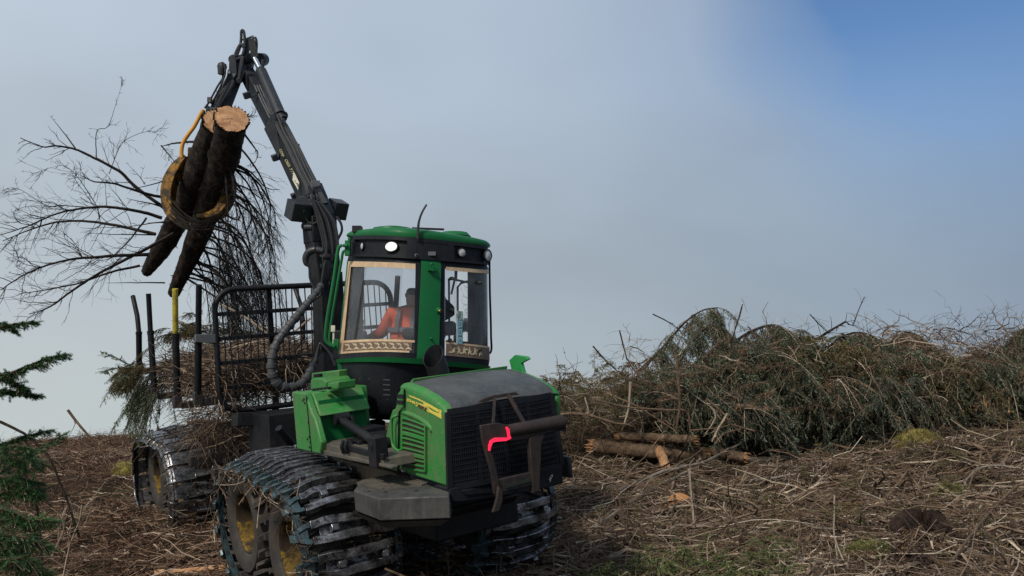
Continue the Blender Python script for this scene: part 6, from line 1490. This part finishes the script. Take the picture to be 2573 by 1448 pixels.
up_s = [(((1583, 960), (1581, 1020), (1570, 1064)), 4.5, 'pale bare stem standing left in front of the heap'), (((1698, 890), (1705, 960), (1709, 1020), (1698, 1080)), 5, 'tall bare brown stem standing before the dark spruce'), (((1544, 998), (1603, 1022), (1698, 1084)), 3.5, 'thin stick slanting down right to the broken logs'),
        (((1497, 1006), (1580, 1024), (1687, 1031), (1727, 1035), (1734, 1085)), 3.5, 'long thin branch with a bent tip over the broken logs'), (((1775, 1002), (1820, 1042), (1838, 1066), (1897, 1084)), 4, 'kinked bare branch rising from the splinters'), (((1827, 1040), (1806, 1075), (1789, 1110)), 4, 'pale forked twig leaning right among the splinters'),
        (((1789, 1024), (1798, 1050), (1773, 1090)), 3, 'curved thin twig left of the pale fork'), (((1734, 1082), (1809, 1075), (1838, 1065)), 2.6, 'level twig linking the bare stems'), (((1797, 1115), (1820, 1090), (1864, 1077)), 3, 'thin twig rising right from the splinters'), (((1470, 1000), (1478, 1030), (1475, 1045)), 3, 'small pale hooked twig nearest the machine')]
for pts, r, lb in up_s: gstick(pts, r, TWIG_P if 'pale' in lb else BARK_B, lb, d=14.2, ntw=4, twl=.2)
gstick(((1405, 1042), (1460, 1040), (1520, 1056), (1575, 1068)), 5, BARK_B, 'bowed brown branch reaching towards the guard of the machine', d=13.0, ntw=8)
for pts, r, lb, d in ((((2035, 866), (2080, 835), (2125, 809)), 4.5, 'bare dark pole slanting up against the sky over the heap', 16.8), (((2125, 809), (2142, 818), (2153, 790), (2172, 745)), 2, 'very thin twig rising highest above the heap', 16.8), (((2035, 790), (2055, 812), (2085, 840)), 2, 'thin bare twig crossing left of the slanting pole', 16.8), (((1866, 765), (1850, 820), (1838, 860), (1822, 955)), 2.4, 'straight thin twig standing between the two arching tops', 16.2), (((1557, 830), (1575, 900), (1600, 940)), 2.2, 'thin bare stem leaning right in the scrub', 17), (((1490, 870), (1530, 915), (1572, 948)), 2.4, 'bare twig slanting down in the scrub', 17), (((1640, 790), (1690, 815), (1715, 840)), 2, 'side twig poking left from the tallest bent top', 17)):
    gstick(pts, r, BARK, lb, d=d, ntw=9, twl=.3)
def log(name, pts, rpx, label, m=BARK_B, lift=.1, d=None, cutend=True, cat='log', group='broken logs by the heap'):
    P = np.array(gpath(pts, lift)) if d is None else pix_path(pts, d)
    P = spline(P, 8); r = rpx / FPX * P[:, 1].mean(); n = 22; tt = unit(np.gradient(P, axis=0)); a = unit(np.cross(tt, np.array([0, 0, 1.]))); b = np.cross(tt, a); th = np.arange(n + 1) * two / n
    rad = r * (1 + .16 * np.array([[vnoise(3 * math.cos(q) + 5, k * .5 + 3 * math.sin(q), 1) for q in th] for k in range(len(P))])); rad[:, -1] = rad[:, 0]
    Gd = P[:, None] + rad[..., None] * (np.cos(th)[None, :, None] * a[:, None] + np.sin(th)[None, :, None] * b[:, None])
    t = thing(name, P[len(P) // 2] - [0, 0, r], label, cat, group); mb = MB(); mb.grid(Gd[:, ::-1]); obj('bark', mb, m, t, ang=80)
    for e, s in ((0, -1), (-1, 1)):
        mb = MB()
        c = P[e] + s * tt[e] * .01; mb.grid(np.array([c + (Gd[e] - c) * f for f in (0, .4, .8, 1)]) + 0)
        if cutend:
            for _ in range(40):
                q = rng.integers(0, n); f = rng.random() ** .5; c0 = P[e] + (Gd[e, q] - P[e]) * f; L = rng.uniform(.02, .20) * r * 8
                mb.tube([c0, c0 + s * tt[e] * L * .6 + rng.normal(0, .01, 3), c0 + s * tt[e] * L], [r * .16, r * .09, .002], 4)
        obj('broken_end', mb, CUT, t)
    return t
log('broken_log', ((1495, 1122), (1580, 1130), (1680, 1138), (1790, 1142)), 17, 'thick brown log lying over the dark gap, splintered at its right end', lift=.08)
log('broken_log', ((1560, 1096), (1650, 1100), (1742, 1105)), 11, 'mossy log lying on top of the thicker one', BARK_B, .15)
log('broken_log', ((1858, 1160), (1930, 1158), (2000, 1150)), 10, 'pale log right of the splinters ending in the litter', BARK_G, .06)
log('broken_log', ((1790, 1135), (1830, 1142), (1868, 1150)), 12, 'short torn log with yellow splinters in the middle', lift=.10)
log('broken_log', ((1640, 1105), (1660, 1140), (1672, 1172)), 12, 'torn orange slab leaning across the thick log', CUT, .10)
log('half_hidden_log', ((1850, 1022), (1900, 1027), (1960, 1030)), 9, 'brown log half hidden under the spruce boughs', BARK_B, d=15.1, cutend=False)
# orange stump face half sunk in the litter
c = np.array(G(1708, 1276)); t = thing('cut_stump', c, 'low stump with a bright orange half round cut face tilted to the viewer', 'stump')
ax = unit(np.array([-.12, -1, .42])); a = unit(np.cross(ax, [0, 0, 1])); b = np.cross(a, ax); r = 36 / FPX * c[1]; th = np.linspace(0, two, 33)
rr = r * (1 + .10 * np.array([vnoise(2 * math.cos(q) + 4, 2 * math.sin(q), 1) for q in th])); rr[-1] = rr[0]; e = c + rr[:, None] * (np.cos(th)[:, None] * a + np.sin(th)[:, None] * b)
mb = MB(); mb.grid(np.array([c + (e - c) * f for f in (0, .3, .6, .85, 1)]) + 0); obj('cut_face', mb, paint('orange_cut', (.42, .19, .06), .75, dirt=(.30, .14, .05), amt=.8, scale=12), t)
mb = MB(); mb.grid(np.array([e, e * 1 + (e - c) * .06 - ax * .02, e - ax * .3])); obj('bark', mb, BARK, t)
# splintered stump at the right of the heap
c = W(2500, 1010, 15.6); t = thing('splintered_stump', W(2500, 1040, 15.6), 'torn stump with pale upright splinters at the right of the heap', 'stump'); mb = MB()
for _ in range(40):
    p = c + rng.normal(0, .10, 3) * [1.4, 1, .6]; mb.tube([p - [0, 0, .2], p + [rng.normal(0, .04), 0, .1], p + [rng.normal(0, .08), 0, rng.uniform(.06, .26)]], [.018, .014, .002], 4)
obj('splinters', mb, CUT, t); mb = MB(); mb.lathe([(.16, -.25), (.15, 0), (.10, .05), (0, .03)], c - [0, 0, .05], (0, 0, 1), 16); obj('bark', mb, BARK_B, t)
# moss clumps and the peat clod
def clump(u, v, wpx, hpx, label, mat, n=2600, bl=.09, name='moss_clump', cat='moss'):
    c = W(u, v + 12, G(u, v + 12)[1] - .8); c[2] = H(c[0], c[1]) + .05; k = c[1] / FPX; rx, rz = wpx * k, hpx * k; mb = MB(); q = rng.normal(0, 1, (n, 3)); q = unit(q); q[:, 2] = np.abs(q[:, 2])
    S = c + q * [rx, rx * .8, rz] * (1 + .2 * vnoise(q[:, 0] * 3, q[:, 1] * 3, 1)[:, None]) - [0, 0, .04]
    bulk(mb, S, q + rng.normal(0, .5, (n, 3)) + [0, 0, -.3], rng.uniform(.4, 1, n) * bl, np.full(n, .0035), 3, .4, .4, .4)
    th = np.linspace(0, two, 25); ph = np.linspace(.02, math.pi * .55, 9)
    Gd = np.array([[c + np.array([rx * math.sin(p) * math.cos(t_), rx * .8 * math.sin(p) * math.sin(t_), rz * math.cos(p)]) * (1 + .15 * vnoise(4 * math.cos(t_), 4 * p, 1)) - [0, 0, .04] for t_ in th] for p in ph]); Gd[:, -1] = Gd[:, 0]; mb.grid(Gd)
    return tag(obj(name, mb, mat, flat=True), label, cat)
MOSSY = island('yellow_moss', [(0, (.09, .08, .02)), (.5, (.19, .16, .045)), (1, (.30, .25, .09))], .9, 0, 3, .1)
clump(2308, 1100, 52, 46, 'domed yellow moss clump at the foot of the heap', MOSSY)
clump(2140, 1258, 22, 18, 'small pale yellow moss clump above the crooked piece', MOSSY, 900, .06)
clump(2385, 1215, 32, 26, 'grey green tuft left of the bent grey branch', MOSS, 1200)
clump(318, 1165, 34, 28, 'small straw coloured hummock left of the rear track', MOSSY, 900)
clump(2200, 1352, 70, 36, 'straw coloured mossy mound left of the dark peat', MOSS, 2600, .10, 'mossy_mound')
def lump(u, v, wpx, hpx, label, mat, name):
    c = W(u, v + 10, G(u, v + 10)[1] - .5); c[2] = H(c[0], c[1]) + .02; k = c[1] / FPX; th = np.linspace(0, two, 141); ph = np.linspace(.02, math.pi * .6, 60)
    f = lambda a, b_: 1 + .5 * vnoise(3.1 * math.cos(a) + 7, 3.1 * math.sin(a) + b_ * 2, .9) + .35 * vnoise(9 * math.cos(a), 9 * math.sin(a) + b_ * 7, 1) + .3 * vnoise(21 * math.cos(a), 21 * math.sin(a) + b_ * 15, 1) + .12 * vnoise(50 * math.cos(a), 50 * math.sin(a) + b_ * 31, 1)
    Gd = np.array([[c + np.array([wpx * math.sin(p) * math.cos(a), wpx * .7 * math.sin(p) * math.sin(a), hpx * math.cos(p)]) * k * f(a, p) - [0, 0, .03] for a in th] for p in ph]); Gd[:, -1] = Gd[:, 0]
    mb = MB(); mb.grid(Gd); return mb
PEAT = paint('dark_peat', (.014, .010, .009), .95, dirt=(.045, .029, .023), amt=.9, scale=12, bs=1.0, spec=.1)
for u, v, a, b, lb in ((2320, 1325, 66, 50, 'dark peat clod behind the mossy mound'), (2275, 1395, 55, 36, 'lower dark peat clod nearer the bottom edge')):
    tag(obj('peat_clod', lump(u, v, a, b, lb, PEAT, ''), PEAT, ang=70), lb, 'peat')

# ================================================================== YOUNG SPRUCE AT THE LEFT EDGE
tx, ty2 = -2.95, 4.5; tz = float(H(tx, ty2))
ysp = thing('young_spruce', (tx, ty2, tz), 'young green spruce reaching in from the left edge with needled boughs', 'spruce')
mb = MB(); mb.tube([(tx, ty2, tz - .1), (tx + .02, ty2, 1.2), (tx, ty2 + .03, 2.6), (tx - .03, ty2, 3.9)], [.07, .055, .035, .012], 12, smooth=5); obj('trunk', mb, BARK_B, ysp)
YB = [(((-60, 836), (0, 822), (45, 815), (90, 810)), 4.4, .07, 20, NEED_F), (((-60, 800), (-10, 812), (20, 818), (40, 835)), 4.5, .06, 14, NEED_F), (((-90, 990), (0, 950), (60, 925), (110, 905), (163, 893)), 4.3, .10, 40, NEED_F), (((-90, 1010), (-10, 985), (40, 985), (98, 995)), 4.4, .085, 34, NEED_F), (((-60, 930), (0, 940), (40, 965), (60, 975)), 4.3, .10, 30, NEED_F),
      (((-90, 1150), (0, 1120), (60, 1098), (125, 1082)), 4.6, .08, 26, NEED_F), (((-80, 1230), (0, 1190), (60, 1150), (160, 1092)), 4.8, .10, 24, NEED_F), (((-80, 1330), (0, 1310), (70, 1305), (130, 1310)), 4.3, .16, 34, NEED_F), (((-80, 1370), (0, 1350), (60, 1350), (120, 1375)), 4.2, .16, 36, NEED_F), (((-80, 1260), (0, 1240), (50, 1235), (100, 1245)), 4.5, .14, 30, NEED_F), (((-80, 1430), (0, 1410), (60, 1405), (115, 1440)), 4.1, .16, 34, NEED_F), (((-60, 1200), (10, 1200), (50, 1215), (80, 1240)), 4.5, .12, 24, NEED_F), (((-60, 1400), (0, 1380), (40, 1400), (60, 1470)), 4.2, .16, 34, NEED_F), (((-60, 1290), (0, 1280), (60, 1300), (90, 1340)), 4.3, .15, 30, NEED_F)]
for k_ in range(7):
    v0 = rng.uniform(1130, 1440); e = rng.uniform(50, 130); YB.append((((-90, v0), (-10, v0 - rng.uniform(0, 25)), (e * .6, v0 + rng.uniform(-30, 10)), (e, v0 + rng.uniform(-20, 50))), rng.uniform(4.2, 5.2), .13, 22, NEED_F))
for pts, d, shl, nsh, m in YB:
    P0 = pix_path(pts, d); st = np.array([tx, ty2, P0[0][2] - .05]); P = spline(np.vstack([st, P0]), 6)[None]
    mb = MB(); mb.tube(P[0], np.linspace(.013, .003, len(P[0])), 6); bo = obj('bough', mb, TWIG, ysp)
    w_, q_ = MB(), MB(); p, d_, L = sprays(w_, q_, P, nsh * 2, shl, 60, .017, .0017, .35, .0022, .35)
    sub_p = p + unit(d_) * (L * .4)[:, None]; dd_ = unit(d_ + .8 * unit(rng.normal(0, 1, d_.shape)) - [0, 0, .2]); needles(q_, sub_p, dd_, L * .5, 34, .016, .0017)
    f = np.linspace(.45, 1, 30)[None]; pp, tt = along(P, f); needles(q_, pp[0], tt[0], np.full(30, .04), 16, .018, .0018)
    obj('needles', q_, m, bo); obj('twigs', w_, TWIG, bo)
for k_ in range(34):                                                # boughs on the sides turned away from the machine
    z_ = rng.uniform(.3, 3.7); an = rng.uniform(R_(100), R_(290)); dv = np.array([math.cos(an), math.sin(an), rng.uniform(-.1, .3)]); L_ = rng.uniform(.35, .9) * (1.15 - z_ / 4.5)
    S_ = np.array([tx, ty2, z_ + .0]); P = np.array([S_ + dv * L_ * q - [0, 0, .12 * q * q] for q in np.linspace(0, 1, 7)])[None]
    mb = MB(); mb.tube(P[0], np.linspace(.011, .003, 7), 6); bo = obj('bough', mb, TWIG, ysp); w_, q_ = MB(), MB(); sprays(w_, q_, P, 26, .13, 36, .019, .0022, .35, .0022, .1)
    obj('needles', q_, NEED_F, bo); obj('twigs', w_, TWIG, bo)
# bare brown saplings in front of it
for i, (pts, r, lb) in enumerate(((((0, 1060), (60, 1090), (120, 1145), (150, 1210), (180, 1290), (200, 1350)), 4.5, 'long dark bent twig hanging down past the young spruce'), (((-10, 1130), (40, 1160), (80, 1230), (100, 1330), (105, 1448)), 4, 'dark stem running down the left edge in the spruce'), (((60, 1105), (90, 1160), (70, 1260)), 3, 'short dark twig inside the spruce boughs'), (((160, 1448), (175, 1370), (200, 1310), (205, 1270)), 3, 'pale crooked twig rising at the bottom left'), (((130, 1400), (160, 1330), (150, 1290)), 3, 'thin brown twig leaning left at the bottom left'))):
    gstick(pts, r, BARK if 'dark' in lb else TWIG_P, lb, d=5.6, ntw=14, twl=.22)
